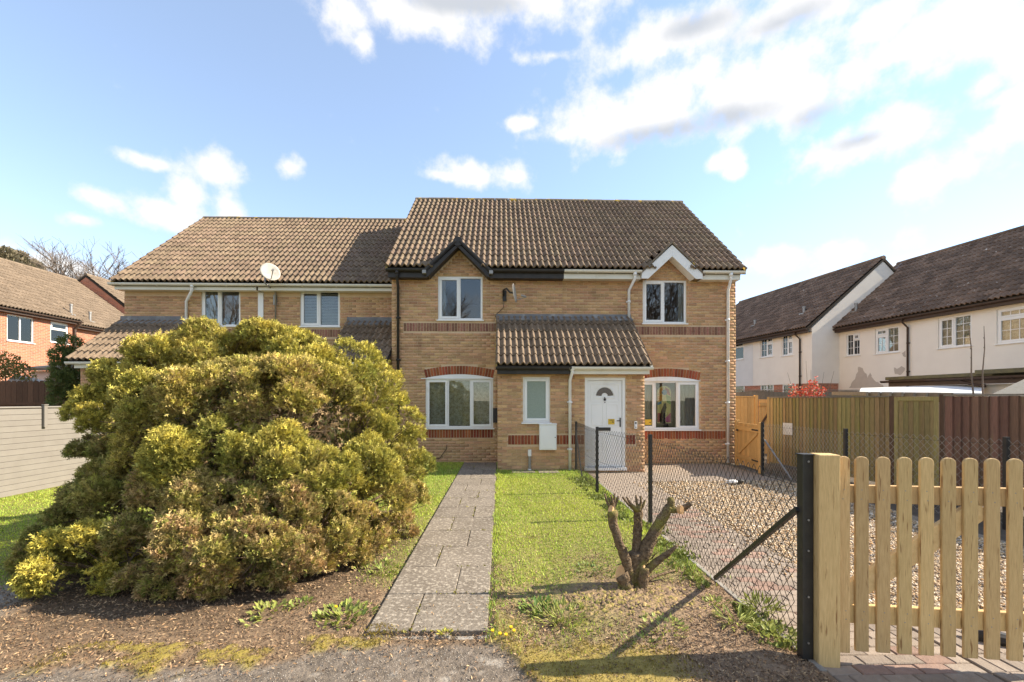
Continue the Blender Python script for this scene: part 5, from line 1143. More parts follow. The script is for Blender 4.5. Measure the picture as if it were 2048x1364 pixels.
for k in range(15): sw.box(.06, 2.3, .0 + (k % 2) * .002, .02, .05 + k * .113, .05 + k * .113 + .109)
sw.box(.061, 2.299, .021, 1.9, .04, ez - .05).build('wall', M_['shed'], SH)
hz = ez + .62; rf = MB()
V = [(-.05, -.1, ez), (2.4, -.1, ez), (2.4, 2.0, ez), (-.05, 2.0, ez), (.85, .95, hz), (1.5, .95, hz)]
rf.add(V + [(x, y, z - .05) for x, y, z in V[:4]], [(0,1,5,4),(1,2,5),(2,3,4,5),(3,0,4),(0,6,7,1),(1,7,8,2),(2,8,9,3),(3,9,6,0),(9,8,7,6)]); rf.build('felt_roof', M_['felt'], SH)
MB().box(-.02, 2.37, -.085, -.06, ez - .2, ez - .052).build('fascia', M_['shed'], SH)
# low grey walls and trellis fence behind the green boards
LF = thing('board_fence', (11.5, 15.2, 0), 'weathered low grey fence between the green boards and the rendered houses', 'fence')
xa, xb = at(1471, 0, 15.2).x, at(1800, 0, 15.2).x
n = int((xb - xa) / .15)
for k in range(n): MB().box(xa + k * .15 + .004, xa + k * .15 + .146, 15.19, 15.21, .1, 1.98 + .04 * math.sin(k * .3)).build('board', M_['greywood'], LF)
MB().box(xa, xb, 15.16, 15.24, 2.03, 2.06).build('cap', M_['greywood'], LF)
# ------------------------------------------------------------------ foliage
def frames(d, up=None):
    """orthonormal frames (right, forward, normal) for forward directions d (n,3) with a random roll"""
    n = len(d); d = d / np.linalg.norm(d, axis=1, keepdims=True); r = rng.normal(size=(n, 3)) if up is None else up
    a = np.cross(d, r); a /= np.linalg.norm(a, axis=1, keepdims=True) + 1e-9; return a, d, np.cross(a, d)
FROND = np.array([[(-.10,0,0),(.10,.02,0),(.02,1,.06)],[(0,.10,0),(.46,.52,.06),(.04,.42,.01)],[(0,.16,0),(-.46,.62,-.04),(-.05,.48,.0)],[(0,.45,0),(.34,.92,.1),(.0,.78,.03)]], float)
LEAF = np.array([[(0,0,0),(.28,.4,.06),(0,1,0)],[(0,0,0),(0,1,0),(-.28,.4,.06)]], float)
def sprays(name, c, d, size, colr, m, parent=None, tmpl=FROND, kind=None, up=None, tip=None):
    n = len(c); a, f, nn = frames(d, up); t = tmpl.reshape(-1, 3); k = len(t)
    V = c[:, None] + size[:, None, None] * (t[None, :, 0:1] * a[:, None] + t[None, :, 1:2] * f[:, None] + t[None, :, 2:3] * nn[:, None])
    C = np.repeat(colr[:, None], k, 1)
    if tip is not None: C = C * (1 - t[None, :, 1:2] * .6) + tip[:, None] * (t[None, :, 1:2] * .6)
    return nmesh(name, V.reshape(-1, 3), np.arange(n * k).reshape(-1, 3), m, parent, colr=C.reshape(-1, 3), kind=kind)
def unit(n):
    v = rng.normal(size=(n, 3)); return v / np.linalg.norm(v, axis=1, keepdims=True)
# the big golden conifer: rounded lobes, each given by where it shows, its depth and its radius
LOBES = [  # px, py, Y, r px, gold 0..1, brown 0..1
 (208,832,4.95,56,.75,.1),(178,900,4.95,30,.15,.3),(225,900,4.90,32,.15,.3),(258,762,5.15,56,.8,.15),(328,744,5.20,74,.8,.2),(420,724,5.30,72,.8,.2),(520,719,5.40,75,.8,.15),(610,724,5.40,72,.85,.1),(690,744,5.50,68,.85,.05),
 (760,790,5.60,66,.8,.1),(805,860,5.80,50,.65,.1),(818,930,5.90,44,.6,.15),(818,1000,5.70,42,.5,.25),(790,1060,5.30,42,.35,.5),
 (300,830,4.61,78,.7,.15),(390,800,4.61,80,.7,.3),(480,800,4.61,80,.65,.35),(570,790,4.66,84,.7,.35),(655,800,4.86,66,.75,.2),(620,830,4.61,50,.7,.35),(735,860,5.20,52,.75,.1),
 (300,915,4.55,66,.6,.2),(385,915,4.33,84,.75,.1),(450,905,4.28,70,.7,.1),(545,925,4.28,78,.8,.15),(600,955,4.33,72,.75,.2),(660,950,4.48,60,.75,.1),(740,940,4.90,62,.7,.1),(765,1000,4.90,56,.5,.3),
 (255,985,4.50,72,.12,.25),(190,1010,4.50,56,.08,.3),(330,1000,4.28,75,.12,.45),(420,1010,4.18,80,.15,.45),(500,1010,4.13,78,.25,.6),(580,1040,4.13,76,.4,.6),(655,1045,4.23,66,.5,.35),(720,1060,4.60,60,.45,.45),
 (130,1075,4.45,60,.06,.25),(75,1120,4.40,38,.25,.2),(175,1135,3.95,84,1.0,.05),(228,1155,3.98,58,.95,.05),(120,1160,4.00,50,.9,.1),(280,1093,4.03,66,.1,.4),(360,1103,3.81,72,.15,.5),(440,1108,3.76,70,.4,.5),(520,1103,3.76,66,.5,.45),(600,1118,3.86,52,.3,.6),
 (320,1168,3.86,46,.08,.7),(400,1173,3.81,44,.12,.75),(490,1158,3.76,46,.4,.5),(690,1105,4.38,46,.35,.55),(740,1100,4.75,40,.3,.6),(110,1165,4.25,34,.25,.3),
 (450,769,6.20,80,.6,.1),(600,770,6.30,80,.6,.1),(720,820,6.40,66,.6,.1),(790,900,6.70,46,.6,.1),(822,960,6.80,36,.5,.1),(330,800,6.00,80,.5,.1),(250,880,5.70,60,.3,.2),
 (330,1172,3.78,40,.1,.7),(275,1168,3.86,38,.3,.5),(560,1150,3.95,46,.35,.6),(440,1180,3.8,40,.2,.75),(625,1120,4.2,50,.4,.5)]
HOLES = [(680, 845, 4.75, 42), (650, 862, 4.6, 26), (700, 1015, 4.6, 20), (345, 780, 4.75, 26), (455, 845, 4.5, 28), (312, 1005, 4.45, 26), (690, 975, 4.55, 18), (555, 1185, 4.1, 34), (640, 1160, 4.2, 36), (470, 1195, 4.0, 30)]
def conifer():
    K = thing('conifer_bush', (-2.75, 5.0, LZ), 'huge sprawling golden-green conifer bush with brown patches and dark hollows beside the path', 'bush')
    cs, ds, sz, co, tp, us = [], [], [], [], [], []
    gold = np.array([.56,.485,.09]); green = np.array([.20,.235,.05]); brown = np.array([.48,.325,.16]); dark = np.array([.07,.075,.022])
    cen = [(at(px, py, Y), r / F * Y) for px, py, Y, r, g, b in LOBES]
    holes = [(np.array(at(hx, hy, hY)), 1.1 * hr / F * hY) for hx, hy, hY, hr in HOLES]
    for (px, py, Y, rp, g, br), (c, r) in zip(LOBES, cen):
        c = np.array(c); ns = int(15 if Y < 5.5 else 9) + int(rp / 12); sub_ = unit(ns * 3); sub_ = sub_[sub_[:, 2] > -.45][:ns]
        for q_ in sub_:
            rs = r * rng.uniform(.22, .46); cs_ = c + q_ * (r * rng.uniform(.60, .70)); n = int(5200 * rs * rs / .02 * .115 * (1.0 if Y < 5.5 else .5)) + 30
            u = unit(n) + q_ * .9; u /= np.linalg.norm(u, axis=1, keepdims=True); ph = rng.uniform(0, 9, 3)
            lm = .10 * np.sin(u[:, 0] * 7 + ph[0]) * np.sin(u[:, 2] * 7 + ph[1]) + .06 * np.sin(u[:, 1] * 11 + ph[2])
            sh = 1 - np.abs(rng.normal(0, .13, n)) + np.where(rng.random(n) < .06, rng.uniform(.05, .28, n), 0); p = cs_ + u * (rs * (sh + lm))[:, None] * np.array([1.05, 1, 1.0])
            keep = (u[:, 2] > -.62) & (p[:, 2] > LZ + .02)
            for (c2, r2) in cen: keep &= ~((np.linalg.norm(p - np.array(c2), axis=1) < r2 * .74) & (np.linalg.norm(c - np.array(c2)) > 1e-3))
            for h, hr in holes: keep &= np.linalg.norm((p - h) * np.array([1, .5, 1]), axis=1) > hr
            u, p, sh, lm = u[keep], p[keep], sh[keep], lm[keep]; n = len(p)
            if n == 0: continue
            d = u * .7 + np.array([.05, -.1, .6]) + rng.normal(0, .38, (n, 3)); upv = u + rng.normal(0, .5, (n, 3))
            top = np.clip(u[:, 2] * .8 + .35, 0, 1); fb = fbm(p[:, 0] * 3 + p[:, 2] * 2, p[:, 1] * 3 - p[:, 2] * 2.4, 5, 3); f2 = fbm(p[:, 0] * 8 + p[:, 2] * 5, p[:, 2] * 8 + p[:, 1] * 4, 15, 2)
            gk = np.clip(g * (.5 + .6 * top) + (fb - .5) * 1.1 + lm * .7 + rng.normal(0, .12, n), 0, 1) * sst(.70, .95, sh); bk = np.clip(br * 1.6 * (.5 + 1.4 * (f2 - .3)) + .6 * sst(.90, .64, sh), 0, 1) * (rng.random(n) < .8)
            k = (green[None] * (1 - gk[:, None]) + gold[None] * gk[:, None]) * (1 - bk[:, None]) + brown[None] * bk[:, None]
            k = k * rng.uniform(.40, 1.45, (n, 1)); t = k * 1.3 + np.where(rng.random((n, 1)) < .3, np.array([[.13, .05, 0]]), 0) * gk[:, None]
            cs.append(p); ds.append(d); sz.append(rng.uniform(.03, .062, n)); co.append(k); tp.append(t); us.append(upv)
    # sparse inner foliage fills the hollows, their shade put into its darkened colours
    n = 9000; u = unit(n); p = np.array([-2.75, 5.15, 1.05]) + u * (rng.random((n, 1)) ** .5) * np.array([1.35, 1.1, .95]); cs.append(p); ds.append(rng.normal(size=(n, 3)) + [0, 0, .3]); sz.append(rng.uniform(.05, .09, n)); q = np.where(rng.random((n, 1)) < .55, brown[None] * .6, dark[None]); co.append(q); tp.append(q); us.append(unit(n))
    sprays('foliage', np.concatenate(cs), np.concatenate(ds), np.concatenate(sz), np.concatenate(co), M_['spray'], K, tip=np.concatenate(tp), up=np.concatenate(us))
    t = MB(); base = Vector((-2.75, 5.0, 0)); 
    for i, ((c, r), L) in enumerate(zip(cen, LOBES)):
        s = base + Vector((random.uniform(-.35, .35), random.uniform(-.3, .3), 0)); mid = s.lerp(c, .5) + Vector((random.uniform(-.1, .1), random.uniform(-.1, .1), -.12))
        t.tube([s, s.lerp(mid, .5) + Vector((0, 0, .1)), mid, mid.lerp(c, .6), c], [.045, .036, .026, .018, .008], 6, jit=.1)
        for q in range(7):
            e = c + Vector(unit(1)[0]) * r * .95; a = mid.lerp(c, random.uniform(.4, 1)); t.tube([a, a.lerp(e, .55) + Vector((0, 0, -.02)), e], [.009, .006, .003], 4)
    t.build('trunk', M_['bark'], K)
conifer()

# pollarded shrub stump beside the fence
def stump():
    y0 = 3.80; B = at(1268, 1182, y0); B.z = LZ
    S = thing('pruned_shrub', tuple(B), 'hard-pruned shrub stump with cut limbs and fresh saw cuts beside the chain-link fence', 'shrub stump')
    Q = lambda px, py, dy=0: at(px, py, y0 + dy); t = MB()
    def limb(pts, rad, n=10, jit=.12):
        P_ = [Vector(p) for p in pts]; rad = [q * .70 for q in rad]; out, rr = [], []
        for i in range(len(P_) - 1):
            for k in range(4):
                u = k / 4; out.append(P_[i].lerp(P_[i + 1], u) + Vector((random.uniform(-1, 1), random.uniform(-1, 1), random.uniform(-.5, .5))) * rad[i] * .10 * (1 if (i or k) else 0)); rr.append(rad[i] * (1 - u) + rad[i + 1] * u)
        out.append(P_[-1]); rr.append(rad[-1]); t.tube(out, rr, n, jit=jit)
    limb([Q(1280, 1192, .02), Q(1272, 1150, .02), Q(1268, 1105, .02)], [.105, .09, .085])
    limb([Q(1262, 1165, .0), Q(1252, 1120, -.03), Q(1236, 1080, -.06), Q(1226, 1045, -.06), Q(1224, 1022, -.06)], [.07, .062, .052, .052, .062])
    limb([Q(1268, 1140, .05), Q(1273, 1095, .08), Q(1276, 1050, .1), Q(1276, 1020, .1)], [.07, .058, .052, .06])
    limb([Q(1278, 1140, .02), Q(1292, 1100, .03), Q(1310, 1060, .05), Q(1328, 1030, .06), Q(1340, 1012, .06)], [.085, .08, .072, .062, .055])
    limb([Q(1340, 1015, .06), Q(1342, 1000, .06), Q(1341, 996, .06)], [.05, .045, .04]); limb([Q(1338, 1020, .06), Q(1358, 1020, .03), Q(1372, 1014, .02), Q(1381, 1006, .02)], [.042, .036, .034, .034])
    limb([Q(1285, 1150, .0), Q(1312, 1125, -.02), Q(1338, 1105, -.03), Q(1356, 1090, -.03)], [.055, .045, .034, .012]); limb([Q(1282, 1165, .05), Q(1310, 1152, .12), Q(1350, 1140, .2)], [.03, .022, .01], 7)
    limb([Q(1262, 1190, -.03), Q(1252, 1170, -.05), Q(1243, 1150, -.06)], [.085, .088, .085]); limb([Q(1284, 1180, -.03), Q(1287, 1150, -.04), Q(1289, 1135, -.04)], [.072, .068, .062])
    for px, py, tips in ((1224, 1024, [(1209, 988), (1222, 990), (1229, 987), (1237, 992), (1217, 996)]), (1276, 1022, [(1245, 994), (1253, 994), (1272, 990), (1282, 992), (1290, 1000), (1262, 1008)])):
        for a, b_ in tips:
            m_ = ((px * .45 + a * .55) + random.uniform(-4, 4), (py * .5 + b_ * .5)); dy = random.uniform(-.03, .05); limb([Q(px + random.uniform(-4, 4), py, dy), Q(*m_, dy), Q(a, b_, dy)], [.026, .017, .012], 7, .06)
    for k in range(26):
        a = Q(random.uniform(1225, 1340), random.uniform(1040, 1140)); e = a + Vector((random.uniform(-.12, .16), random.uniform(-.1, .1), random.uniform(-.02, .14))); limb([a, a.lerp(e, .5) + Vector((.01, 0, .02)), e], [.006, .004, .002], 4, 0)
    t.smooth = True; t.build('limbs', M_['mossbark'], S)
    for px, py, r, nv in ((1240, 1148, .062, (-.55, -.75, .35)), (1293, 1142, .04, (.6, -.55, .45)), (1221, 1018, .03, (-.5, -.6, .6)), (1364, 1020, .03, (.2, -.95, .1))):
        c = MB(); p = Q(px, py, -.05); r *= .82; n = Vector(nv).normalized(); a = n.cross(Vector((0, 0, 1))).normalized(); b2 = a.cross(n); ring = [p + a * math.cos(q * .4488) * r * .8 + b2 * math.sin(q * .4488) * r * 1.5 for q in range(14)]
        c.add([tuple(v) for v in ring] + [tuple(v - n * .05) for v in ring], [tuple(range(14))] + [(i, i + 14, (i + 1) % 14 + 14, (i + 1) % 14) for i in range(14)]); c.build('saw_cut', M_['cut'], S)
stump()

# ------------------------------------------------------------------ grass, weeds, litter
def grass():
    N = 420000; x = rng.uniform(-9.4, 2.0, N); y = rng.uniform(2.4, 12.75, N)
    far = (x < -4.6) ; m = ground_masks(x, y); n1 = m['n1']; n2 = m['n2']
    shade = fbm(x * .9, y * .9, 77)
    dens = m['lawn'] * (1 - m['asphalt']) * np.clip(.55 + 1.0 * (n2 - .35), .1, 1); dens = dens * np.where((x > -.96) & (x < -.08), 0, 1)
    tuft = (m['right'] > .5) * sst(.44, .58, m['n4']) * .9 * sst(1.35, .7, x + (m['n1'] - .5) * 1.2) * sst(2.75, 3.1, y) * (1 - m['asphalt']); dens = np.maximum(dens, tuft)
    keep = (rng.random(N) < dens) & ~((x < -8.3) & (y < 12.2)); x, y, n1, n2, sh = x[keep], y[keep], n1[keep], n2[keep], shade[keep]; n = len(x)
    hgt = rng.uniform(.010, .030, n) * (.75 + .7 * n1) * np.where(y > 9.2, 1.25, 1); hgt *= np.where((np.abs(x + .06) < .06) | (x > 1.7), 1.6, 1.0); wd = rng.uniform(.0028, .0055, n) * (1 + .10 * y)
    a = rng.uniform(0, 6.28, n); ln = rng.uniform(.1, .75, n) * hgt; z = gz(x, y) - .003
    p = np.stack([x, y, z], 1); s = np.stack([np.cos(a), np.sin(a), 0 * a], 1) * wd[:, None]; tip = np.stack([x - np.sin(a) * ln, y + np.cos(a) * ln, z + hgt], 1)
    V = np.stack([p - s, p + s, tip], 1).reshape(-1, 3)
    g1, g2, st = np.array([.52,.58,.085]), np.array([.28,.41,.065]), np.array([.46,.39,.13])
    k = np.clip(sh * 1.6 - .3 + rng.normal(0, .2, n), 0, 1)[:, None]; c = g1 * k + g2 * (1 - k); dry = (rng.random(n) < .10 + .25 * sst(4.6, 3.0, y) * (x > -.1))[:, None]; c = np.where(dry, st, c) * rng.uniform(.75, 1.25, (n, 1))
    tag(nmesh('grass', V, np.arange(3 * n).reshape(-1, 3), M_['blade'], colr=np.repeat(c, 3, 0)), kind='stuff')
grass()
def moss_and_litter():
    N = 90000; x = rng.uniform(-3.6, 1.6, N); y = rng.uniform(1.9, 3.7, N); m = ground_masks(x, y)
    keep = rng.random(N) < m['moss'] * .9; x, y = x[keep], y[keep]; n = len(x); z = gz(x, y) + .006
    a = rng.uniform(0, 6.28, n); h = rng.uniform(.006, .02, n); w = rng.uniform(.003, .006, n); p = np.stack([x, y, z], 1); s = np.stack([np.cos(a), np.sin(a), 0 * a], 1) * w[:, None]
    V = np.stack([p - s, p + s, p + np.stack([rng.normal(0, .006, n), rng.normal(0, .006, n), h], 1)], 1).reshape(-1, 3)
    c = np.array([.36,.28,.045]) * rng.uniform(.4, 1.25, (n, 1)); c[rng.random(n) < .4] = [.22, .15, .06]
    tag(nmesh('moss', V, np.arange(3 * n).reshape(-1, 3), M_['blade'], colr=np.repeat(c, 3, 0)), kind='stuff')
    # shed needles, bark crumbs and dead sprays
    N = 150000; x = rng.uniform(-5.0, 2.0, N); y = 2.15 + 3.3 * rng.random(N) ** 1.5; m = ground_masks(x, y)
    d = np.clip(1 - m['lawn'] * .8, 0, 1) * np.where(m['asphalt'] > .5, .06 + .25 * sst(.25, 0, m['e'] - y), .85) * (1 - .75 * m['moss']); d = d * np.where((x > -.96) & (x < -.085) & (y > 3.1), .05, 1) * np.where(x < -1, .62, 1)
    keep = rng.random(N) < d * sst(.28, .6, m['n4'] + .2); x, y = x[keep], y[keep]; n = len(x); z = gz(x, y) + rng.uniform(.002, .014, n) - .008 * (ground_masks(x, y)['asphalt'] > .5)
    a = rng.uniform(0, 6.28, n); l = rng.uniform(.005, .018, n); w = rng.uniform(.0012, .0038, n); dv = np.stack([np.cos(a) * l, np.sin(a) * l, rng.normal(0, .006, n)], 1); sv = np.stack([-np.sin(a) * w, np.cos(a) * w, rng.uniform(0, .004, n)], 1); p = np.stack([x, y, z], 1)
    V = np.stack([p - dv, p + sv, p + dv, p - sv], 1).reshape(-1, 3); i = np.arange(n)[:, None] * 4
    c = np.array([[.31,.19,.10],[.20,.12,.07],[.42,.29,.165],[.11,.07,.045],[.27,.19,.12]])[rng.integers(0, 5, n)] * rng.uniform(.55, 1.3, (n, 1))
    tag(nmesh('needle_litter', V, i + np.array([0, 1, 2, 3]), M_['needle'], colr=np.repeat(c, 4, 0)), kind='stuff')
    # crumbs and grit on the tarmac
    n = 26000; x = rng.uniform(-4, 1.4, n); y = rng.uniform(1.9, 3.1, n); keep = ground_masks(x, y)['asphalt'] > .6; x, y = x[keep], y[keep]; n = len(x)
    oc = np.array([(1,0,0),(-.5,.86,0),(-.5,-.86,0),(0,0,.8)]); r = rng.uniform(.0015, .0042, n); V = (oc[None] * r[:, None, None] * rng.uniform(.6, 1.3, (n, 4, 1)) + np.stack([x, y, gz(x, y) - .011], 1)[:, None]).reshape(-1, 3)
    T = (np.array([(0,1,3),(1,2,3),(2,0,3)])[None] + (np.arange(n) * 4)[:, None, None]).reshape(-1, 3)
    c = np.array([[.5,.45,.38],[.12,.10,.09],[.34,.27,.19]])[rng.integers(0, 3, n)]
    tag(nmesh('grit', V, T, M_['stone'], colr=np.repeat(c, 4, 0)), kind='stuff')
moss_and_litter()
def weed(name, px, py, r, n, label, colr, l=(.05, .11), flower=None, cat='weed', rise=.5, z=LZ):
    p = gp(px, py, z); W = thing(name, tuple(p), label, cat, group='weeds in the beds')
    a = rng.uniform(0, 6.28, n); q = rng.random(n) ** .6 * r; c = np.stack([p.x + np.cos(a) * q, p.y + np.sin(a) * q, np.full(n, p.z + .004)], 1)
    d = np.stack([np.cos(a) * .8, np.sin(a) * .8, rng.uniform(.1, 1.1, n) * rise * 2], 1) + rng.normal(0, .25, (n, 3)); d[:, 2] = np.abs(d[:, 2])
    n = int(n * 1.0); a = rng.uniform(0, 6.28, n); q = rng.random(n) ** .6 * r; c = np.stack([p.x + np.cos(a) * q, p.y + np.sin(a) * q, np.full(n, p.z + .004)], 1); d = np.stack([np.cos(a) * .8, np.sin(a) * .8, rng.uniform(.1, 1.1, n) * rise * 2], 1) + rng.normal(0, .25, (n, 3)); d[:, 2] = np.abs(d[:, 2])
    k = (np.array(colr)[None] + np.array([[.10, .05, .0]]) * rng.random((n, 1))) * rng.uniform(.6, 1.3, (n, 1))
    sprays('leaf', c, d, rng.uniform(*l, n) * .62, k, M_['leaf'], W, tmpl=LEAF * np.array([.32 if cat == 'grass tuft' else 1.0, 1, 1]), up=np.tile([[0., 0., 1.]], (n, 1)) + rng.normal(0, .2, (n, 3)), kind='stuff')
    if flower:
        for fx, fy in flower:
            f = gp(fx, fy, z + .06); b = MB(); b.tube([(f.x, f.y, p.z), (f.x, f.y, z + .06)], .003, 5); b.build('stem', M_['greenwood'], W)
            b = MB(); b.disc((f.x, f.y, z + .065), (0, -.3, 1), .011, 9, 1, .008); b.build('flower', M_['petal'], W)
M_['petal'] = mat('yellow_petal', (.75,.50,.02), (.70,.42,.01), 50, .6)
GR = (.20,.26,.06); LG_ = (.28,.33,.085)
weed('grass_tuft', 1520, 1215, .12, 70, 'pale grass tuft under the fence, nearest the end post', LG_, (.10, .2), cat='grass tuft', rise=.4)
weed('grass_tuft', 1120, 1235, .2, 180, 'scruffy yellow-green grass tuft in the worn patch left of the stump', LG_, (.08, .16), cat='grass tuft', rise=.45)
weed('grass_tuft', 1190, 1215, .12, 120, 'small grass tuft between the stump and the worn lawn', LG_, (.06, .13), cat='grass tuft', rise=.45)
weed('weed', 545, 1222, .15, 60, 'leafy weed with pale notched leaves in the litter below the conifer', LG_, (.06, .11))
weed('weed', 602, 1208, .10, 45, 'small dark weed at the edge of the shade under the conifer', GR, (.04, .08))
weed('weed', 498, 1246, .06, 14, 'flat single-rosette weed in front of the conifer shadow', LG_, (.06, .1), rise=.1)
weed('dandelion', 690, 1232, .22, 170, 'weedy tuft with one orange-yellow dandelion beside the path kerb', GR, (.05, .11), [(672, 1214)], cat='dandelion')
weed('weed', 765, 1140, .22, 120, 'straggling green weed between the conifer and the path edge', GR, (.04, .09))
weed('celandine', 1008, 1262, .13, 110, 'low celandine with small yellow flowers at the front corner of the path', GR, (.025, .05), [(985, 1262), (1000, 1268), (1022, 1255), (1028, 1262), (1012, 1270)], cat='flower')
weed('weed', 1330, 1255, .17, 90, 'broad-leaved green weed in the soil beside the shadow of the stay', LG_, (.04, .075))
weed('weed', 1280, 1285, .14, 60, 'spreading weed between the stump and the gate shadow', GR, (.035, .07))
weed('grass_tuft', 1475, 1245, .13, 70, 'coarse bright grass tuft in the bed near the black end post', LG_, (.09, .18), cat='grass tuft', rise=.35)
weed('weed', 1430, 1205, .10, 60, 'light green weed clump in the bed under the middle of the fence', LG_, (.04, .07))
weed('weed', 1075, 1215, .15, 110, 'dark green grassy weed in the worn lawn left of the stump', (.12,.22,.05), (.05, .1), rise=.4)
weed('weed', 1190, 1145, .22, 110, 'creeping green weed at the foot of the stump', (.13,.2,.05), (.04, .08), rise=.3)
weed('weed', 1545, 1265, .14, 90, 'thin weed along the paving edge by the end post', LG_, (.05, .1))
weed('weed', 890, 1268, .05, 22, 'yellow-green weed growing from the joint at the end of the path', (.34,.34,.06), (.04, .08))
# moss and seedlings in the joints of the path
def clods():
    n = 1500; x = rng.normal(1.02, .42, n); y = rng.normal(3.58, .26, n); k = (x > -.05) & (x < 1.75) & (y > 2.95); x, y = x[k], y[k]; n = len(x); r = rng.uniform(.006, .026, n) * np.exp(-((y - 3.6) / .5) ** 2)
    oc = np.array([(1,0,0),(-1,0,0),(0,1,0),(0,-1,0),(0,0,.8),(0,0,-.5)]); zz = gz(x, y) + .035 * np.exp(-(((x - 1.05) / .5) ** 2 + ((y - 3.62) / .3) ** 2))
    V = (oc[None] * r[:, None, None] * rng.uniform(.6, 1.4, (n, 6, 1)) + np.stack([x, y, zz], 1)[:, None]).reshape(-1, 3); f = np.array([(0,2,4),(2,1,4),(1,3,4),(3,0,4)]); T = (f[None] + (np.arange(n) * 6)[:, None, None]).reshape(-1, 3)
    c = np.array([[.36,.255,.11],[.25,.175,.10],[.20,.135,.085],[.30,.24,.07]])[rng.integers(0, 4, n)] * rng.uniform(.6, 1.2, (n, 1))
    tag(nmesh('soil_clods', V, T, M_['stone'], colr=np.repeat(c, 6, 0)), kind='stuff')
clods()
def joint_green():
    n = 900; r = rng.integers(0, 14, n); x = np.where(r % 2 == 0, -.945 + .852 * .36, -.945 + .852 * .66) + rng.normal(0, .007, n); y = 3.12 + r * .6 + rng.random(n) ** 1.4 * .6; k = rng.random(n) < .45
    x[k] = rng.uniform(-.94, -.1, k.sum()); y[k] = 3.12 + r[k] * .6 + rng.normal(0, .006, k.sum()); keep = (fbm(x * 2.5, y * 2.5, 9) > .5); x, y = x[keep], y[keep]; n = len(x)
    c = np.stack([x, y, np.full(n, .062)], 1); d = rng.normal(0, .5, (n, 3)); d[:, 2] = np.abs(d[:, 2]) + .5
    sprays('joint_moss', c, d, rng.uniform(.012, .035, n), np.array([.30,.27,.05])[None] * rng.uniform(.5, 1.2, (n, 1)), M_['leaf'], None, tmpl=LEAF)['kind'] = 'stuff'
joint_green()
# weeds creeping along the bed under the fence
def bed_green():
    n = 5200; y = rng.uniform(2.9, 9.6, n); x = np.where(y < 6, 1.93, 1.70) + rng.normal(-.03, .11, n); x = np.where(y < 6, x, x); k = fbm(x * 3, y * 3, 61) > .47; x, y = x[k], y[k]; n = len(x)
    c = np.stack([x, y, gz(x, y)], 1); d = rng.normal(0, .6, (n, 3)); d[:, 2] = np.abs(d[:, 2]) + .4
    sprays('bed_weeds', c, d, rng.uniform(.02, .07, n), np.array([.21,.24,.06])[None] * rng.uniform(.5, 1.4, (n, 1)), M_['leaf'], None, tmpl=LEAF)['kind'] = 'stuff'
bed_green()

# ------------------------------------------------------------------ trees and shrubs behind
def bare_tree(loc, h, label, seed, spread=.55, group='bare trees beyond the houses', depth=7):
    rnd = random.Random(seed); T = thing('bare_tree', loc, label, 'tree', group=group); tr, br = MB(), MB()
    def grow(p, d, l, r, k, mb):
        e = p + d * l; m_ = p.lerp(e, .5) + Vector((rnd.uniform(-1, 1), rnd.uniform(-1, 1), 0)) * l * .06
        mb.tube([p, m_, e], [r, r * .85, r * .7], 6 if k < 2 else 4 if k < 4 else 3, cap=False)
        if k >= depth: return
        for j in range(3 if k < 4 else 2 + (rnd.random() < .6)):
            nd = (d + Vector((rnd.uniform(-1, 1), rnd.uniform(-1, 1), rnd.uniform(-.25, .6))) * spread * (1 + .1 * k)).normalized(); st = p.lerp(e, rnd.uniform(.55, 1.0)) if j else e
            grow(st, nd, l * rnd.uniform(.62, .84), r * .68, k + 1, br)
    grow(Vector(loc), Vector((0, 0, 1)), h * .30, h * .012, 0, tr)
    tr.build('trunk', M_['bark'], T); br.build('crown', M_['twig'], T); return T
for k, (px, Y, top, lab) in enumerate([(150, 46, 528, 'slender bare tree showing over the roofline of the red brick houses'), (190, 44, 520, 'bare twiggy tree left of the terrace roof, middle of its group'), (232, 43, 512, 'fuller bare tree just left of the terrace verge'), (268, 45, 508, 'tallest bare tree touching the sloping verge of the terrace roof')]):
    p = at(px, 800, Y); top_z = at(px, top, Y).z; bare_tree((p.x, Y, -.1), top_z * 1.02, lab, 40 + k)
for k, (x, y, h, lab) in enumerate([(-5.2, -9.5, 12, 'bare tree standing opposite, mirrored in the upstairs window under the black gable'), (10.6, -10.5, 13, 'bare tree standing opposite, mirrored in the upstairs window under the white gable'), (13.2, -12.5, 12, 'second bare tree standing opposite the white-gabled house'), (-22.0, -11.0, 13, 'bare tree standing opposite the terrace windows'), (1.5, -14.0, 11, 'bare tree standing opposite the porch')]):
    bare_tree((x, y, -.1), h, lab, 90 + k, group='bare trees across the way', depth=6)
def leafy(name, loc, blobs, label, cat, c1, c2, size, n, group=None, trunk=None, m='leaf', tmpl=LEAF, up=.3):
    T = thing(name, loc, label, cat, group=group); cs, ds, ks = [], [], []
    for (c, r, sc) in blobs:
        k = int(n * r * r); u = unit(k); p = np.array(c) + u * (r * (1 - np.abs(rng.normal(0, .22, k))))[:, None] * np.array(sc); cs.append(p); ds.append(u + [0, 0, up] + rng.normal(0, .4, (k, 3))); q = rng.random((k, 1)); ks.append((np.array(c1) * q + np.array(c2) * (1 - q)) * rng.uniform(.7, 1.3, (k, 1)))
    cs = np.concatenate(cs); sprays('crown', cs, np.concatenate(ds), rng.uniform(.7, 1.3, len(cs)) * size, np.concatenate(ks), M_[m], T, tmpl=tmpl)
    t = MB()
    for (c, r, sc) in blobs: t.tube([Vector(loc), Vector(loc).lerp(Vector(c), .5) + Vector((0, 0, .1)), Vector(c)], [trunk or .05, (trunk or .05) * .6, (trunk or .05) * .25], 6)
    t.build('trunk', M_['bark'], T); return T
def A(px, py, Y, r): p = at(px, py, Y); return (tuple(p), r / F * Y, (1, 1, 1))
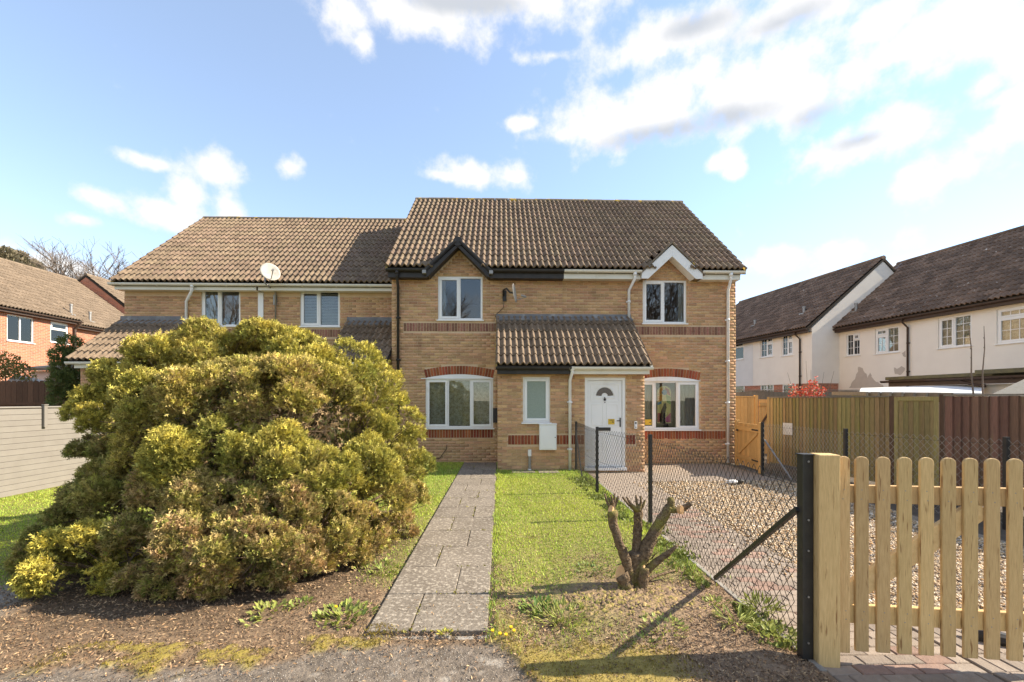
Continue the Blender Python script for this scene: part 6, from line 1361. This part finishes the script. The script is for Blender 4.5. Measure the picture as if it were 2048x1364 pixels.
p = at(135, 800, 12.7); leafy('conifer_tree', (p.x, 12.7, -.03), [A(140, 690, 12.7, 17), (A(125, 712, 12.7, 16)), A(150, 715, 12.7, 16), A(133, 735, 12.7, 24), A(128, 765, 12.6, 22), A(150, 760, 12.7, 18), A(135, 800, 12.7, 26)], 'dark green upright conifer between the brown fence and the terrace porch', 'conifer', (.08,.12,.035), (.17,.20,.06), .12, 5200, m='spray', tmpl=FROND, trunk=.07)
p = at(25, 800, 15.0); leafy('garden_shrub', (p.x, 15.0, -.03), [A(8, 730, 15.0, 24), A(30, 738, 15.0, 18), A(50, 745, 15.0, 14), A(-20, 735, 15, 28), A(60, 756, 15.0, 9)], 'olive-brown bushy shrub above the scalloped brown fence', 'shrub', (.24,.19,.055), (.17,.18,.05), .09, 2600, trunk=.05)
for k, (px, py, r, Y, lab) in enumerate([(8, 515, 17, 52, 'grey-green pine crown at the far left above the red brick roof'), (36, 520, 15, 54, 'rounded brownish pine crown, second from the left above the red brick roof'), (62, 538, 16, 56, 'loose low tree crown above the stepped ridge of the red brick houses')]):
    p = at(px, 800, Y); leafy('distant_tree', (p.x, Y, -.1), [A(px, py, Y, r), A(px - r * .6, py + r * .7, Y, r * .8), A(px + r * .7, py + r * .8, Y, r * .75), A(px, py + r * 1.8, Y, r * 1.1)], lab, 'tree', (.19,.175,.10), (.27,.22,.15), .5, 520, group='trees beyond the left roofs', trunk=.3)
p = at(1618, 800, 12.6)
SB = thing('flowering_shrub', (p.x, 12.6, -.03), 'red-flowering quince rising behind the green fence', 'shrub')
cs, t = [], MB(); base = Vector((p.x, 12.6, 0))
for k in range(34):
    e = at(random.uniform(1580, 1652), random.triangular(752, 800, 775), 12.6 + random.uniform(-.3, .3)); mid = base.lerp(e, .6) + Vector((random.uniform(-.1, .1), random.uniform(-.1, .1), .05)); t.tube([base, mid, e], [.018, .011, .004], 5)
    m_ = random.randint(6, 14); cs.append(np.array(mid)[None] * (1 - (q := rng.uniform(.45, 1, (m_, 1)))) + np.array(e)[None] * q + rng.normal(0, .035, (m_, 3)))
for tip in ((1668, 742), (1663, 770), (1575, 745), (1622, 740), (1648, 744), (1612, 722)): t.tube([base, base.lerp(at(*tip, 12.6), .6) + Vector((.03, 0, 0)), at(*tip, 12.6)], [.014, .008, .003], 5)
t.build('branches', M_['twig'], SB); cs = np.concatenate(cs); n = len(cs)
sprays('blossom', np.repeat(cs, 3, 0) + rng.normal(0, .03, (3 * n, 3)), unit(3 * n), rng.uniform(.035, .075, 3 * n), np.where(rng.random((3 * n, 1)) < .15, np.array([[.75,.45,.35]]), np.array([[.66,.10,.055]])) * rng.uniform(.55, 1.2, (3 * n, 1)), M_['leaf'], SB, tmpl=LEAF * np.array([1.3, 1, 1]))
k = rng.integers(0, n, n // 3); sprays('leaf', cs[k] + rng.normal(0, .05, (len(k), 3)), unit(len(k)), rng.uniform(.04, .07, len(k)), np.array([.30,.30,.06])[None] * rng.uniform(.7, 1.2, (len(k), 1)), M_['leaf'], SB)['kind'] = 'stuff'
for (x0_, y0_, x1_, y1_, lab) in ((1948, 800, 1938, 655, 'taller bare sapling stem in front of the rendered house window'), (1966, 800, 1968, 652, 'straight bare sapling stem right of its taller neighbour')):
    a, e = at(x0_, y0_, 9.0), at(x1_, y1_, 9.0); S = thing('bare_sapling', (a.x, 9.0, -.03), lab, 'sapling', group='bare saplings by the shed'); t = MB(); pts = [Vector((a.x, 9.0, -.03)), a, a.lerp(e, .35) + Vector((-.02, 0, 0)), a.lerp(e, .7) + Vector((.02, 0, 0)), e]; t.tube(pts, [.02, .018, .014, .010, .005], 6, jit=.08)
    for k in range(7):
        q = a.lerp(e, .05 + .13 * k); t.tube([q, q + Vector((random.uniform(-.03, .03), 0, .03))], [.007, .004], 4)
    t.build('stem', M_['twig'], S)
for k, (px, py, px2, py2) in enumerate([(1950, 790, 1958, 755), (1958, 770, 1946, 752), (1984, 790, 1983, 752)]):
    pass
# grey parasol / gazebo top and low clutter by the brown fence
gz_ = thing('gazebo', (at(35, 0, 14.8).x, 14.8, 0), 'small pale grey pitched canopy top showing over the brown fence', 'canopy')
a, b_, c_ = at(8, 766, 14.8), at(55, 766, 14.8), at(31, 748, 15.3); d1, d2 = Vector((a.x, 15.9, a.z)), Vector((b_.x, 15.9, b_.z))
MB().add([tuple(a), tuple(b_), tuple(c_), tuple(d1), tuple(d2)], [(0, 1, 2), (1, 4, 2), (4, 3, 2), (3, 0, 2), (0, 3, 4, 1)]).build('canopy', M_['dishgrey'], gz_)
for v in (a, b_, d1, d2): MB().box(v.x - .03, v.x + .03, v.y - .03, v.y + .03, 0, v.z - .002).build('leg', M_['galv'], gz_)
LT = thing('lean_to', (at(85, 0, 16.5).x, 16.5, 0), 'tan rendered lean-to with a grey felt roof under the red brick wall', 'lean-to')
a, b_ = at(62, 770, 16.5), at(114, 745, 16.5); MB().box(a.x, b_.x + .6, 16.5, 18, 0, at(80, 742, 16.5).z).build('wall', M_['render'], LT)
z = at(80, 742, 16.5).z; MB().xprism([(16.3, z), (18.1, z + .35), (18.1, z + .45), (16.3, z + .1)], a.x - .1, b_.x + .7).build('roof', M_['greywood'], LT)
# bits on the drive
tb = thing('crumpled_bag', tuple(gp(1466, 968, 0)), 'crumpled black and white plastic bag lying on the gravel', 'litter'); q = gp(1466, 968, 0)
m = MB(); m.ico((q.x - .02, q.y, .05), .1, 2, (1.3, .8, .45), .22); m.build('bag', M_['white'], tb); m = MB(); m.ico((q.x + .13, q.y + .02, .055), .1, 2, (1.1, .8, .5), .22); m.build('lining', M_['black'], tb)
m = MB(); q = gp(2005, 1290, 0); m.tube([(q.x - .16, q.y + .12, .02), (q.x - .06, q.y + .05, .035), (q.x + .03, q.y + .0, .03), (q.x + .14, q.y - .02, .02)], [.02, .045, .045, .02], 10, jit=.15); tag(m.build('black_hose', M_['black']), 'black plastic tubing lying on the block paving behind the picket gate', 'hose')
